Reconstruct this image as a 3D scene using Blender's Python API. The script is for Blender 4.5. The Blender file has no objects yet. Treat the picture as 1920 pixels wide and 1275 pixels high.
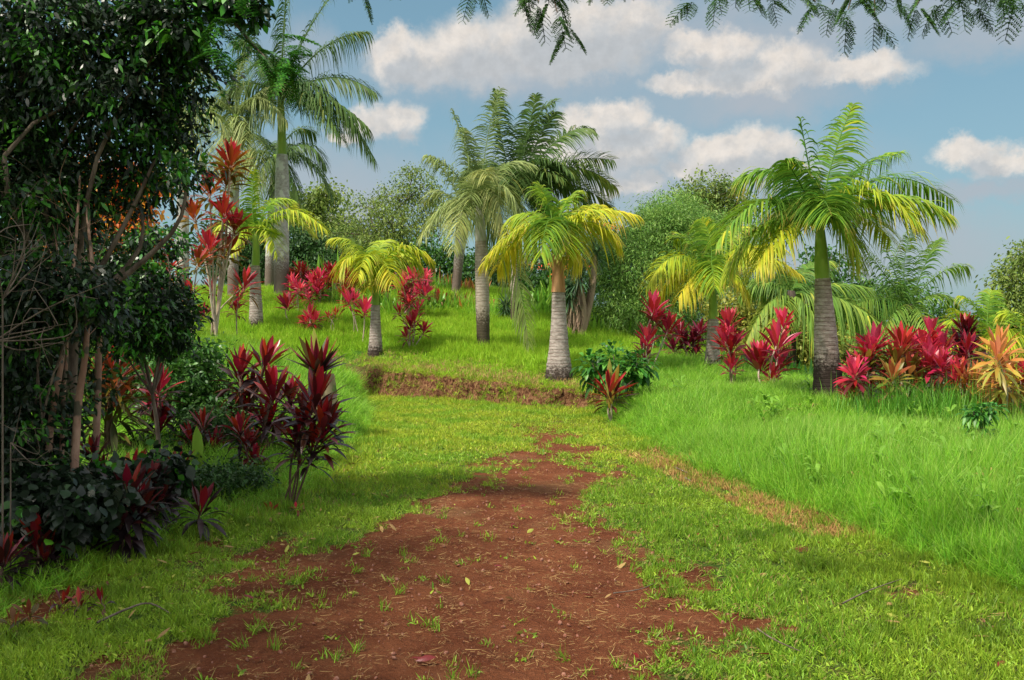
import bpy, math, random
import numpy as np
from mathutils import Vector
rng = np.random.default_rng(7)
random.seed(7)
sc = bpy.context.scene
COL = sc.collection
# ------------------------------------------------------------------ camera
F, CX, HY, EYE = 1700.0, 960.0, 600.0, 1.6
cam = bpy.data.cameras.new('camera'); camo = bpy.data.objects.new('camera', cam); COL.objects.link(camo)
camo.location = (0, 0, EYE); camo.rotation_euler = (math.radians(90), 0, 0)
cam.lens = 36 * F / 1920; cam.sensor_width = 36; cam.shift_y = (HY - 637.5) / 1920
cam.clip_start = 0.05; cam.clip_end = 3000
sc.camera = camo
def W(px, py, D):
    return np.array([(px - CX) / F * D, D, EYE + (HY - py) / F * D])
# ------------------------------------------------------------------ light
SUN_EL, SUN_AZ = math.radians(54), math.radians(-128)   # azimuth from +Y towards +X: sun high, behind the left shoulder
sv = Vector((math.cos(SUN_EL) * math.sin(SUN_AZ), math.cos(SUN_EL) * math.cos(SUN_AZ), math.sin(SUN_EL)))
sl = bpy.data.lights.new('sun', 'SUN'); so = bpy.data.objects.new('sun', sl); COL.objects.link(so)
sl.energy = 3.6; sl.angle = math.radians(4); sl.color = (1.0, 0.93, 0.79)
so.rotation_euler = sv.to_track_quat('Z', 'Y').to_euler(); so.location = (0, 0, 30)
sc.view_settings.view_transform = 'Standard'; sc.view_settings.look = 'None'
sc.view_settings.exposure = 0.74; sc.view_settings.gamma = 1
sc.cycles.use_denoising = True
sc.cycles.max_bounces = 7; sc.cycles.diffuse_bounces = 3; sc.cycles.transmission_bounces = 5
sc.cycles.glossy_bounces = 2; sc.cycles.transparent_max_bounces = 4
sc.cycles.sample_clamp_indirect = 6

class NT:
    """small helper for wiring nodes"""
    def __init__(s, tree): s.t = tree; s.n = tree.nodes; s.l = tree.links
    def node(s, typ, **kw):
        n = s.n.new(typ)
        for k, v in kw.items(): setattr(n, k, v)
        return n
    def put(s, sock, v):
        if v is None: return
        if hasattr(v, 'is_linked') or isinstance(v, bpy.types.NodeSocket): s.l.new(v, sock)
        else:
            try: sock.default_value = v
            except Exception: sock.default_value = tuple(v) + (1,) * (4 - len(v))
    def math(s, op, a, b=None, c=None, clamp=False):
        n = s.node('ShaderNodeMath', operation=op, use_clamp=clamp)
        for i, v in enumerate((a, b, c)):
            if v is not None: s.put(n.inputs[i], v)
        return n.outputs[0]
    def vmath(s, op, a, b=None, c=None):
        n = s.node('ShaderNodeVectorMath', operation=op)
        for i, v in enumerate((a, b, c)):
            if v is not None: s.put(n.inputs[i], v)
        return n.outputs['Value'] if op in ('LENGTH', 'DOT_PRODUCT') else n.outputs[0]
    def mix(s, f, a, b, mode='MIX'):
        n = s.node('ShaderNodeMix', data_type='RGBA', blend_type=mode)
        s.put(n.inputs[0], f); s.put(n.inputs[6], a); s.put(n.inputs[7], b)
        return n.outputs[2]
    def ramp(s, f, stops):
        n = s.node('ShaderNodeValToRGB'); e = n.color_ramp.elements
        while len(e) < len(stops): e.new(0.5)
        for x, (p, c) in zip(e, stops): x.position = p; x.color = tuple(c) + ((1,) if len(c) == 3 else ())
        s.put(n.inputs[0], f); return n.outputs[0]
    def noise(s, vec, scale, detail=3, rough=0.55, out=0):
        n = s.node('ShaderNodeTexNoise'); n.inputs['Scale'].default_value = scale
        n.inputs['Detail'].default_value = detail; n.inputs['Roughness'].default_value = rough
        if vec is not None: s.put(n.inputs['Vector'], vec)
        return n.outputs[out]
    def smooth(s, v, lo, hi, a=0.0, b=1.0):
        n = s.node('ShaderNodeMapRange', interpolation_type='SMOOTHSTEP')
        s.put(n.inputs[0], v); n.inputs[1].default_value = lo; n.inputs[2].default_value = hi
        n.inputs[3].default_value = a; n.inputs[4].default_value = b
        return n.outputs[0]

# ------------------------------------------------------------------ sky
def build_world():
    w = bpy.data.worlds.new('World'); sc.world = w; w.use_nodes = True
    w.node_tree.nodes.clear(); T = NT(w.node_tree)
    sky = T.node('ShaderNodeTexSky', sky_type='NISHITA', sun_disc=False)
    sky.sun_elevation = SUN_EL; sky.sun_rotation = SUN_AZ; sky.air_density = 1.1; sky.dust_density = 1.2; sky.ozone_density = 1.5
    g = T.node('ShaderNodeTexCoord').outputs['Generated']
    sep = T.node('ShaderNodeSeparateXYZ'); T.l.new(g, sep.inputs[0])
    az = T.math('ARCTAN2', sep.outputs[0], sep.outputs[1])
    el = T.math('ARCSINE', sep.outputs[2])
    comb = T.node('ShaderNodeCombineXYZ'); T.l.new(az, comb.inputs[0]); T.l.new(el, comb.inputs[1])
    p = comb.outputs[0]
    lumps = [(800,115,95,45),(750,95,50,38),(900,100,110,62),(1000,60,90,60),(1110,60,100,62),(1190,35,75,48),(1050,105,150,40),
             (1285,150,60,22),(1370,148,120,24),(1475,120,62,40),(1590,138,95,25),(1350,95,62,36),(1290,85,45,28),(1500,150,110,22),
             (730,225,62,36),(690,235,40,22),(1075,228,45,30),(1150,222,58,34),(1225,262,62,34),(1150,285,110,40),(1060,300,70,40),
             (1340,285,62,34),(1420,285,75,38),(1300,315,60,20),(1380,310,110,26),(1820,285,52,27),(1885,305,55,24),(1470,315,40,16),
             (1195,345,40,22),(1140,350,40,26),(640,260,30,12)]
    soft = [(1650,30,330,38),(1480,10,160,34),(1850,55,200,36),(1800,365,160,20),(1680,420,110,20),(1560,395,100,26),(1000,140,280,48),(1300,345,260,60),(1600,480,260,60),(620,350,160,70),(1060,310,170,60),(1480,60,330,60),(1330,190,220,40),(650,390,120,30),(1250,430,150,30),(560,100,60,50)]
    grp = bpy.data.node_groups.new('cloud_field', 'ShaderNodeTree')
    grp.interface.new_socket('p', in_out='INPUT', socket_type='NodeSocketVector')
    grp.interface.new_socket('d', in_out='OUTPUT', socket_type='NodeSocketFloat')
    grp.interface.new_socket('s', in_out='OUTPUT', socket_type='NodeSocketFloat')
    G = NT(grp); gi = G.node('NodeGroupInput').outputs[0]; go = G.node('NodeGroupOutput')
    n1 = G.noise(gi, 9, 5, 0.6, out=1); n2 = G.noise(gi, 30, 8, 0.66, out=1)
    wv = G.vmath('ADD', G.vmath('MULTIPLY', G.vmath('SUBTRACT', n1, (.5, .5, .5)), (.05, .035, 0)), G.vmath('MULTIPLY', G.vmath('SUBTRACT', n2, (.5, .5, .5)), (.052, .046, 0)))
    q = G.vmath('ADD', gi, wv)
    def field(ls):
        acc = None
        for (x, y, rx, ry) in ls:
            a = math.atan((x - CX) / F); e = math.atan((HY - y) / math.hypot(F, x - CX))
            sx = F / rx; sy = F / ry
            v = G.vmath('LENGTH', G.vmath('MULTIPLY_ADD', q, (sx, sy, 0), (-a * sx, -e * sy, 0)))
            acc = v if acc is None else G.math('SMOOTH_MIN', acc, v, 0.25)
        return acc
    G.l.new(field(lumps), go.inputs[0]); G.l.new(field(soft), go.inputs[1])
    def use(vec):
        n = T.node('ShaderNodeGroup'); n.node_tree = grp; T.l.new(vec, n.inputs[0]); return n
    a = use(p); b = use(T.vmath('ADD', p, (-0.012, 0.022, 0)))
    dens = T.smooth(a.outputs[0], 0.66, 1.42, 1, 0)
    lit = T.math('MULTIPLY', T.smooth(b.outputs[0], 0.40, 1.30, .1, 1), T.smooth(T.noise(p, 26, 5, .65), .30, .62, .55, 1.05))
    softd = T.math('MULTIPLY', T.smooth(a.outputs[1], 0.3, 1.9, 0.95, 0), T.smooth(T.noise(p, 7, 4), .3, .7, .5, 1))
    # unseen cloud over the rest of the dome, brightened to add fill light
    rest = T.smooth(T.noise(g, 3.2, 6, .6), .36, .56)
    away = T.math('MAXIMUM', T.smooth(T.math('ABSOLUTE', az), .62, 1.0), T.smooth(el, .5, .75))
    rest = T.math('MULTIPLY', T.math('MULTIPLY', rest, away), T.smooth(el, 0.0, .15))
    hz = T.smooth(el, 0.0, 0.42, 1, 0)
    base = T.mix(.35, T.mix(1.0, sky.outputs[0], (0.80, 1.06, 0.98, 1), 'MULTIPLY'), (2.6, 4.3, 5.3, 1))
    base = T.mix(T.math('MULTIPLY', hz, .45), base, (2.9, 4.1, 5.2, 1))
    ccol = T.mix(lit, (4.6, 4.85, 5.1, 1), (7.9, 7.2, 6.5, 1))
    det = T.smooth(T.noise(p, 60, 5, .6), .3, .7, .93, 1.05)
    ccol = T.vmath('SCALE', ccol); T.put(ccol.node.inputs[3], det)
    col = T.mix(softd, base, (4.0, 4.4, 4.9, 1))
    col = T.mix(T.math('MULTIPLY', dens, .9), col, ccol)
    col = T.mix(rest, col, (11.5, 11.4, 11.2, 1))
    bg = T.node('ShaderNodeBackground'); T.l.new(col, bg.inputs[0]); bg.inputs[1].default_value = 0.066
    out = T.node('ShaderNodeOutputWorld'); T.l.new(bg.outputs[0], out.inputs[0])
    w.cycles.sampling_method = 'MANUAL'; w.cycles.sample_map_resolution = 512
build_world()

# ------------------------------------------------------------------ numeric helpers
def nrm(a): return a / np.maximum(np.linalg.norm(a, axis=-1, keepdims=True), 1e-9)
def sstep(x, a, b):
    t = np.clip((x - a) / (b - a), 0, 1); return t * t * (3 - 2 * t)
def vnoise(x, y, seed=0):
    xi = np.floor(x).astype(np.int64); yi = np.floor(y).astype(np.int64); fx = x - xi; fy = y - yi
    fx = fx * fx * (3 - 2 * fx); fy = fy * fy * (3 - 2 * fy)
    def h(a, b):
        n = (a * 374761393 + b * 668265263 + seed * 1442695041) & 0x7fffffff
        n = ((n ^ (n >> 13)) * 1274126177) & 0x7fffffff
        n = n ^ (n >> 16)
        return (n % 100003) / 100003.0
    return (h(xi, yi) * (1 - fx) + h(xi + 1, yi) * fx) * (1 - fy) + (h(xi, yi + 1) * (1 - fx) + h(xi + 1, yi + 1) * fx) * fy
def fbm(x, y, sc_=1.0, oct=4, seed=0):
    s = 0; a = .5; f = sc_
    for o in range(oct):
        s = s + a * vnoise(x * f + 17.3 * o, y * f - 9.1 * o, seed + o); a *= .5; f *= 2.03
    return s / (1 - .5 ** oct)

class MB:
    def __init__(s): s.V = []; s.Q = []; s.A = {'t': [], 'r': [], 'c': []}; s.n = 0
    def add(s, V, Q, t=0.0, r=0.0, c=0.0):
        V = np.asarray(V, float).reshape(-1, 3); Q = np.asarray(Q, np.int64).reshape(-1, 4)
        s.V.append(V); s.Q.append(Q + s.n); m = len(V); s.n += m
        for k, v in (('t', t), ('r', r), ('c', c)): s.A[k].append(np.broadcast_to(np.asarray(v, float), (m,)))
    def build(s, name, mat, parent=None, smooth=True, link=True):
        V = np.concatenate(s.V); Q = np.concatenate(s.Q)
        if parent is not None: V = V - np.array(parent.location)
        me = bpy.data.meshes.new(name); me.vertices.add(len(V)); me.vertices.foreach_set('co', V.astype(np.float32).ravel())
        me.loops.add(Q.size); me.loops.foreach_set('vertex_index', Q.astype(np.int32).ravel())
        me.polygons.add(len(Q)); me.polygons.foreach_set('loop_start', (np.arange(len(Q)) * 4).astype(np.int32))
        if smooth: me.polygons.foreach_set('use_smooth', np.ones(len(Q), bool))
        for k in s.A:
            a = me.attributes.new(k, 'FLOAT', 'POINT'); a.data.foreach_set('value', np.concatenate(s.A[k]).astype(np.float32))
        me.update(calc_edges=True); me.materials.append(mat)
        o = bpy.data.objects.new(name, me)
        if link: COL.objects.link(o)
        if parent is not None: o.parent = parent
        return o

def blades(mb, P, D, S, L, Wd, bend, prof, fold=0.0, r=None, c=0.0, grav=(0, 0, -1)):
    """many leaves at once: P base, D direction, S side vector, L length, Wd width, bend = droop share"""
    P = np.atleast_2d(P).astype(float); N = len(P); prof = np.asarray(prof, float); K = len(prof) - 1
    D = nrm(np.broadcast_to(D, (N, 3))); S = np.broadcast_to(S, (N, 3)); S = nrm(S - D * (S * D).sum(1, keepdims=True))
    L = np.broadcast_to(L, (N,)); Wd = np.broadcast_to(Wd, (N,)); bend = np.broadcast_to(bend, (N,))
    r = rng.random(N) if r is None else np.broadcast_to(r, (N,)); c = np.broadcast_to(c, (N,))
    s = np.linspace(0, 1, K + 1); g = np.asarray(grav, float)
    ctr = P[:, None] + D[:, None] * (L[:, None] * (s - .25 * np.clip(bend, 0, 1.5)[:, None] * s ** 2))[:, :, None] + g * ((bend * L)[:, None] * s ** 2)[:, :, None]
    w = (Wd[:, None] * prof)[:, :, None] * .5
    if fold == 0:
        V = np.stack([ctr - S[:, None] * w, ctr + S[:, None] * w], 2); m = 2
    else:
        Nn = nrm(np.cross(S, D))[:, None]
        V = np.stack([ctr - S[:, None] * w + Nn * w * fold, ctr, ctr + S[:, None] * w + Nn * w * fold], 2); m = 3
    q = []
    for k in range(K):
        for j in range(m - 1):
            a = k * m + j; q.append([a, a + 1, a + 1 + m, a + m])
    Q = (np.array(q)[None] + (np.arange(N) * (K + 1) * m)[:, None, None]).reshape(-1, 4)
    t = np.broadcast_to(s[None, :, None], (N, K + 1, m)).ravel()
    mb.add(V.reshape(-1, 3), Q, t, np.repeat(r, (K + 1) * m), np.repeat(c, (K + 1) * m))

def tube(mb, pts, rad, n=8, c=0.0, r=0.5, cap=False, bump=0.0):
    pts = np.asarray(pts, float); M = len(pts); rad = np.broadcast_to(np.asarray(rad, float), (M,))
    T = nrm(np.gradient(pts, axis=0)); up = np.array([0, 0, 1.]) if abs(T[0][2]) < .9 else np.array([0, 1., 0])
    U = nrm(np.cross(up, T[0])); V = []
    for i in range(M):
        U = nrm(U - T[i] * np.dot(U, T[i])); B = np.cross(T[i], U)
        a = np.arange(n) * 2 * math.pi / n
        rr = rad[i] * (1 + bump * (rng.random(n) - .5))
        V.append(pts[i] + (np.cos(a) * rr)[:, None] * U + (np.sin(a) * rr)[:, None] * B)
    V = np.concatenate(V); q = []
    for i in range(M - 1):
        for j in range(n): q.append([i * n + j, i * n + (j + 1) % n, (i + 1) * n + (j + 1) % n, (i + 1) * n + j])
    if cap:
        h = n // 2
        for j in range(1, h): pass
        base = (M - 1) * n
        V = np.concatenate([V, pts[-1:]]); ci = len(V) - 1
        for j in range(0, n, 2): q.append([base + j, base + (j + 1) % n, base + (j + 2) % n, ci])
    tt = np.repeat(np.linspace(0, 1, M), n)
    if cap: tt = np.append(tt, 1)
    mb.add(V, q, tt, r, c)

def bez(p0, p1, p2, n):
    s = np.linspace(0, 1, n)[:, None]; return (1 - s) ** 2 * p0 + 2 * s * (1 - s) * p1 + s ** 2 * p2
def crv(pts, n):
    """smooth polyline through points"""
    pts = np.asarray(pts, float); m = len(pts); u = np.linspace(0, m - 1, n); out = []
    for x in u:
        i = min(int(x), m - 2); f = x - i
        p0 = pts[max(i - 1, 0)]; p1 = pts[i]; p2 = pts[i + 1]; p3 = pts[min(i + 2, m - 1)]
        out.append(.5 * (2 * p1 + (p2 - p0) * f + (2 * p0 - 5 * p1 + 4 * p2 - p3) * f * f + (3 * p1 - p0 - 3 * p2 + p3) * f ** 3))
    return np.array(out)
def tag(o, label=None, cat=None, group=None, kind=None):
    if label: o['label'] = label
    if cat: o['category'] = cat
    if group: o['group'] = group
    if kind: o['kind'] = kind
    return o
def empty(name, loc, label, cat, group=None):
    o = bpy.data.objects.new(name, None); COL.objects.link(o); o.location = tuple(float(v) for v in loc); o.empty_display_size = .1
    return tag(o, label, cat, group)

# ------------------------------------------------------------------ materials
def new_mat(name):
    m = bpy.data.materials.new(name); m.use_nodes = True; m.node_tree.nodes.clear(); return m, NT(m.node_tree)
def attr(T, name):
    n = T.node('ShaderNodeAttribute'); n.attribute_name = name; return n.outputs['Fac']
def leaf_mat(name, stops, vary=.35, trans=.35, rough=.45, spec=.35, tip=None, tipat=(.8, 1.0), key='c', patch=None, mid=None):
    m, T = new_mat(name)
    c = T.ramp(attr(T, key), stops)
    r = attr(T, 'r')
    if patch:
        pos = T.node('ShaderNodeNewGeometry').outputs['Position']
        c = T.mix(T.smooth(T.noise(pos, patch[1], 3), .42, .62), c, patch[0])
        c = T.mix(T.smooth(T.noise(pos, patch[1] * 5, 3, .7), .48, .68, 0, .55), c, tuple(v * .48 for v in stops[0][1]) + (1,))
    hsv = T.node('ShaderNodeHueSaturation'); T.put(hsv.inputs['Color'], c)
    T.put(hsv.inputs['Value'], T.math('MULTIPLY_ADD', r, vary * 2, 1 - vary))
    T.put(hsv.inputs['Hue'], T.math('MULTIPLY_ADD', T.math('FRACT', T.math('MULTIPLY', r, 7.31)), .03, .485))
    c = hsv.outputs[0]
    if tip is not None:
        c = T.mix(T.smooth(T.math('ADD', attr(T, 't'), T.math('MULTIPLY', r, .3)), tipat[0] + .15, tipat[1] + .15), c, tip)
    p = T.node('ShaderNodeBsdfPrincipled'); T.put(p.inputs['Base Color'], c); p.inputs['Roughness'].default_value = rough
    p.inputs['Specular IOR Level'].default_value = spec
    tr = T.node('ShaderNodeBsdfTranslucent'); T.put(tr.inputs[0], c)
    mx = T.node('ShaderNodeMixShader'); mx.inputs[0].default_value = trans
    T.l.new(p.outputs[0], mx.inputs[1]); T.l.new(tr.outputs[0], mx.inputs[2])
    o = T.node('ShaderNodeOutputMaterial'); T.l.new(mx.outputs[0], o.inputs[0]); return m
def bark_mat(name, c1, c2, scale=6, stretch=(1, 1, .3), stain=None, rings=None, lichen=None, rough=.85):
    m, T = new_mat(name)
    co = T.node('ShaderNodeTexCoord').outputs['Object']
    v = T.vmath('MULTIPLY', co, stretch)
    n = T.noise(v, scale, 6, .65)
    c = T.mix(T.smooth(n, .35, .65), c1, c2); hgt = n
    if rings:
        freq, rc = rings
        sep = T.node('ShaderNodeSeparateXYZ'); T.l.new(co, sep.inputs[0])
        z = T.math('ADD', sep.outputs[2], T.math('MULTIPLY', T.noise(co, 3, 4, .7), .09))
        fz = T.math('FRACT', T.math('MULTIPLY', z, freq))
        band = T.smooth(T.math('ABSOLUTE', T.math('SUBTRACT', fz, .5)), .30, .47)
        band = T.math('MULTIPLY', band, T.smooth(T.noise(T.vmath('MULTIPLY', co, (1, 1, 3)), 4, 5, .7), .32, .62, .05, .85))
        c = T.mix(band, c, rc); hgt = T.math('SUBTRACT', n, T.math('MULTIPLY', band, .6))
    if lichen:
        c = T.mix(T.smooth(T.noise(co, lichen[1], 2, .4), .56, .62), c, lichen[0])
    if stain:
        col, top, soft = stain
        sep2 = T.node('ShaderNodeSeparateXYZ'); T.l.new(co, sep2.inputs[0])
        k = T.math('ADD', sep2.outputs[2], T.math('MULTIPLY', T.math('SUBTRACT', T.noise(co, 22, 5, .7), .5), soft * 6))
        c = T.mix(T.smooth(k, top - soft, top + soft, 1, 0), c, col)
    p = T.node('ShaderNodeBsdfPrincipled'); T.put(p.inputs['Base Color'], c); p.inputs['Roughness'].default_value = rough
    p.inputs['Specular IOR Level'].default_value = .15
    b = T.node('ShaderNodeBump'); b.inputs['Strength'].default_value = .6; b.inputs['Distance'].default_value = .02; T.put(b.inputs['Height'], hgt)
    T.l.new(b.outputs[0], p.inputs['Normal'])
    o = T.node('ShaderNodeOutputMaterial'); T.l.new(p.outputs[0], o.inputs[0]); return m

M = {}
M['tall_grass'] = leaf_mat('tall_grass', [(0, (.19, .44, .035)), (.75, (.35, .62, .06)), (.97, (.40, .58, .08)), (1, (.55, .45, .20))], .3, .45, .5, .25, tip=(.52, .66, .18), tipat=(.75, 1.1), patch=((.28, .56, .04, 1), .6))
M['tall_grass_dark'] = leaf_mat('broad_grass', [(0, (.07, .24, .02)), (1, (.17, .40, .04))], .3, .4, .45, .35)
M['hill_grass'] = leaf_mat('hill_grass', [(0, (.24, .47, .022)), (1, (.40, .61, .04))], .25, .45, .55, .2, tip=(.54, .62, .08), tipat=(.8, 1.1), patch=((.36, .57, .035, 1), .5))
M['lawn'] = leaf_mat('lawn_grass', [(0, (.16, .35, .025)), (.7, (.32, .48, .04)), (.85, (.42, .30, .10)), (1, (.46, .30, .13))], .4, .35, .5, .3, patch=((.30, .45, .035, 1), .55))
M['lawn_sunny'] = leaf_mat('sunlit_turf', [(0, (.30, .44, .03)), (.7, (.50, .56, .05)), (1, (.50, .34, .13))], .35, .35, .5, .25, patch=((.24, .42, .03, 1), 1.3))  # sunlit copy of the lawn, with the yellow sunlight put into its colour
M['dry'] = leaf_mat('dry_grass', [(0, (.42, .28, .11)), (1, (.30, .17, .07))], .35, .2, .7, .2)
M['red_dry'] = leaf_mat('russet_grass', [(0, (.38, .19, .08)), (.6, (.46, .30, .10)), (1, (.30, .32, .06))], .3, .2, .7, .2)
M['frond'] = leaf_mat('palm_frond', [(0, (.085, .21, .028)), (.35, (.19, .34, .03)), (.65, (.42, .50, .03)), (1, (.60, .52, .035))], .28, .38, .5, .22, tip=(.50, .33, .08), tipat=(.80, 1.08))
M['frond_silver'] = leaf_mat('silver_frond', [(0, (.16, .23, .07)), (.5, (.28, .34, .11)), (1, (.44, .44, .14))], .3, .33, .5, .25)
M['frond_dark'] = leaf_mat('dark_frond', [(0, (.06, .12, .032)), (.5, (.12, .20, .045)), (1, (.32, .30, .05))], .3, .35, .5, .25)
M['frond_green'] = leaf_mat('green_frond', [(0, (.10, .21, .035)), (.5, (.21, .33, .05)), (1, (.50, .48, .06))], .3, .38, .5, .2)
M['rachis'] = leaf_mat('frond_stalk', [(0, (.16, .26, .05)), (1, (.45, .42, .08))], .1, .1)
M['pink'] = leaf_mat('crimson_leaf', [(0, (.70, .075, .13)), (.4, (.52, .024, .065)), (.8, (.30, .014, .04)), (1, (.20, .055, .03))], .4, .35, .38, .45)
M['scarlet'] = leaf_mat('scarlet_leaf', [(0, (.56, .035, .035)), (.45, (.34, .022, .016)), (.75, (.20, .05, .013)), (1, (.13, .10, .015))], .3, .35, .38, .45)
M['rust'] = leaf_mat('rust_leaf', [(0, (.46, .025, .03)), (.2, (.27, .028, .013)), (.5, (.32, .09, .012)), (.75, (.18, .10, .012)), (1, (.10, .11, .015))], .3, .35, .38, .45)
M['maroon'] = leaf_mat('maroon_leaf', [(0, (.38, .012, .018)), (.2, (.22, .009, .013)), (.48, (.045, .009, .010)), (.9, (.014, .008, .009)), (1, (.10, .02, .01))], .35, .25, .33, .6)
M['black_maroon'] = leaf_mat('black_maroon_leaf', [(0, (.24, .010, .014)), (.15, (.09, .008, .010)), (.35, (.028, .009, .011)), (1, (.016, .009, .010))], .35, .2, .38, .45)
M['purple'] = leaf_mat('wine_leaf', [(0, (.24, .012, .035)), (1, (.08, .010, .02))], .35, .25, .33, .5)
M['gold'] = leaf_mat('golden_leaf', [(0, (.62, .20, .10)), (.4, (.55, .25, .04)), (.75, (.32, .33, .05)), (1, (.55, .42, .12))], .25, .35, .4, .4)
M['mixed'] = leaf_mat('red_green_leaf', [(0, (.50, .05, .06)), (.35, (.30, .18, .03)), (.7, (.13, .24, .03)), (1, (.30, .16, .07))], .25, .35, .4, .4)
M['bronze'] = leaf_mat('bronze_leaf', [(0, (.30, .05, .03)), (.4, (.13, .09, .02)), (1, (.045, .055, .018))], .3, .3, .4, .4)
M['ti_stem'] = bark_mat('ti_stem', (.34, .25, .18, 1), (.50, .42, .34, 1), 20)
M['ti_stem_dark'] = bark_mat('ti_stem_dark', (.08, .045, .035, 1), (.17, .11, .08, 1), 20)
M['trunk_ring'] = bark_mat('ringed_palm_trunk', (.25, .21, .19, 1), (.43, .37, .34, 1), 8, (1, 1, 2), stain=((.045, .032, .026, 1), .20, .14), rings=(15, (.19, .13, .11, 1)))
M['trunk_moss'] = bark_mat('stained_palm_trunk', (.27, .21, .18, 1), (.46, .38, .34, 1), 8, (1, 1, 2), stain=((.040, .028, .024, 1), .70, .18), rings=(16, (.19, .12, .10, 1)))
M['trunk_grey'] = bark_mat('grey_palm_trunk', (.30, .28, .26, 1), (.46, .44, .42, 1), 9, (1, 1, 1.5), lichen=((.55, .56, .50, 1), 3.5), stain=((.16, .12, .10, 1), 1.2, .4))
M['trunk_dark'] = bark_mat('dark_trunk', (.05, .035, .028, 1), (.11, .085, .07, 1), 9)
M['trunk_mid'] = bark_mat('brown_banded_trunk', (.30, .25, .20, 1), (.42, .36, .30, 1), 10, (1, 1, 2), stain=((.075, .06, .04, 1), .85, .22), rings=(15, (.22, .17, .13, 1)))
M['shaft'] = bark_mat('green_crownshaft', (.20, .33, .05, 1), (.30, .42, .07, 1), 3, (1, 1, .3), rough=.45)
M['shaft_brown'] = bark_mat('brown_sheath', (.42, .19, .09, 1), (.58, .32, .17, 1), 9, (1, 1, .12))
M['shaft_silver'] = bark_mat('silver_crownshaft', (.36, .35, .31, 1), (.50, .48, .42, 1), 8, (1, 1, .15))
M['bark_pink'] = bark_mat('smooth_pink_bark', (.24, .13, .09, 1), (.42, .27, .20, 1), 7, (1, 1, .5), lichen=((.10, .085, .06, 1), 9))
M['bark'] = bark_mat('brown_bark', (.09, .065, .05, 1), (.20, .155, .12, 1), 12)
M['twig'] = bark_mat('bare_twig', (.10, .075, .06, 1), (.20, .155, .125, 1), 14)
M['stump'] = bark_mat('mossy_stump', (.20, .17, .09, 1), (.34, .27, .17, 1), 8, (1, 1, .25), lichen=((.10, .16, .04, 1), 5))
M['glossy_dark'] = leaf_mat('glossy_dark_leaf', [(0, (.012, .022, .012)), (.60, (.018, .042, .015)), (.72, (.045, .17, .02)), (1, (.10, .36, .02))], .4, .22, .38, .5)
M['bush_green'] = leaf_mat('bush_leaf', [(0, (.028, .09, .016)), (1, (.08, .21, .025))], .4, .3, .4, .4)
M['bush_glossy'] = leaf_mat('bright_glossy_leaf', [(0, (.025, .11, .018)), (1, (.10, .32, .035))], .35, .3, .42, .4)
M['tree_dark'] = leaf_mat('dark_tree_leaf', [(0, (.022, .06, .018)), (1, (.065, .15, .03))], .4, .25, .5, .3)
M['tree_mid'] = leaf_mat('olive_tree_leaf', [(0, (.12, .20, .045)), (1, (.28, .35, .07))], .4, .35, .5, .3)
M['tree_yellow'] = leaf_mat('yellow_shrub_leaf', [(0, (.14, .20, .04)), (1, (.42, .40, .06))], .35, .35, .5, .3)
M['willow'] = leaf_mat('fine_bright_leaf', [(0, (.09, .22, .035)), (1, (.30, .47, .10))], .4, .35, .45, .35)
M['grey_tree'] = leaf_mat('grey_tree_leaf', [(0, (.13, .15, .11)), (1, (.22, .23, .16))], .35, .3, .6, .2)
M['orange'] = leaf_mat('orange_flower', [(0, (.75, .13, .03)), (1, (.80, .22, .10))], .25, .3)
M['autumn'] = leaf_mat('orange_leaf', [(0, (.70, .12, .05)), (.5, (.80, .32, .04)), (1, (.80, .50, .06))], .25, .45)
M['yucca'] = leaf_mat('sword_leaf', [(0, (.05, .11, .05)), (1, (.11, .20, .09))], .35, .2, .4, .45)
M['feather'] = leaf_mat('feathery_leaf', [(0, (.035, .085, .025)), (1, (.08, .20, .03))], .35, .35, .45, .3)
M['strap'] = leaf_mat('strap_leaf', [(0, (.13, .33, .03)), (1, (.27, .46, .05))], .3, .4, .4, .4)
M['dry_skirt'] = leaf_mat('dry_leaf_skirt', [(0, (.34, .24, .17)), (1, (.22, .15, .10))], .3, .1, .8, .1)
M['stone'] = bark_mat('pebble', (.20, .07, .045, 1), (.34, .17, .12, 1), 14)
M['slab'] = bark_mat('grey_slab', (.20, .22, .26, 1), (.28, .30, .34, 1), 3)

# ------------------------------------------------------------------ terrain
RIGHT = [(2.95, 5.1), (2.56, 6.8), (1.88, 9.7), (1.55, 13.0), (1.43, 16.2)]
BANK = [(1.43, 16.2), (0.75, 16.45), (0.0, 16.8), (-.55, 17.35), (-1.16, 17.9), (-1.8, 18.5), (-2.43, 18.8), (-3.1, 19.5), (-3.9, 20.2)]
LEFT = [(-4.3, 19.3), (-3.3, 17.8), (-2.5, 16.0), (-2.1, 13.6), (-1.95, 11.0), (-1.8, 9.0), (-1.95, 7.6), (-2.3, 6.4), (-2.7, 4.9), (-3.3, 3.0), (-4.5, -8)]
POLY = np.array(RIGHT + BANK[1:] + LEFT + [(4.6, -8), (3.6, 3.0)])
def polydist(x, y, poly, closed=True):
    sh = x.shape; x = x.ravel(); y = y.ravel(); best = np.full(x.shape, 1e9); inside = np.zeros(x.shape, bool)
    n = len(poly)
    for i in range(n if closed else n - 1):
        a = poly[i]; b = poly[(i + 1) % n]; dx, dy = b - a
        t = np.clip(((x - a[0]) * dx + (y - a[1]) * dy) / (dx * dx + dy * dy), 0, 1)
        best = np.minimum(best, np.hypot(x - a[0] - t * dx, y - a[1] - t * dy))
        if closed:
            cr = ((a[1] > y) != (b[1] > y)); xx = a[0] + (y - a[1]) / (dy if abs(dy) > 1e-9 else 1e-9) * dx
            inside ^= cr & (x < xx)
    if closed: best = np.where(inside, -best, best)
    return best.reshape(sh)
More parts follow.
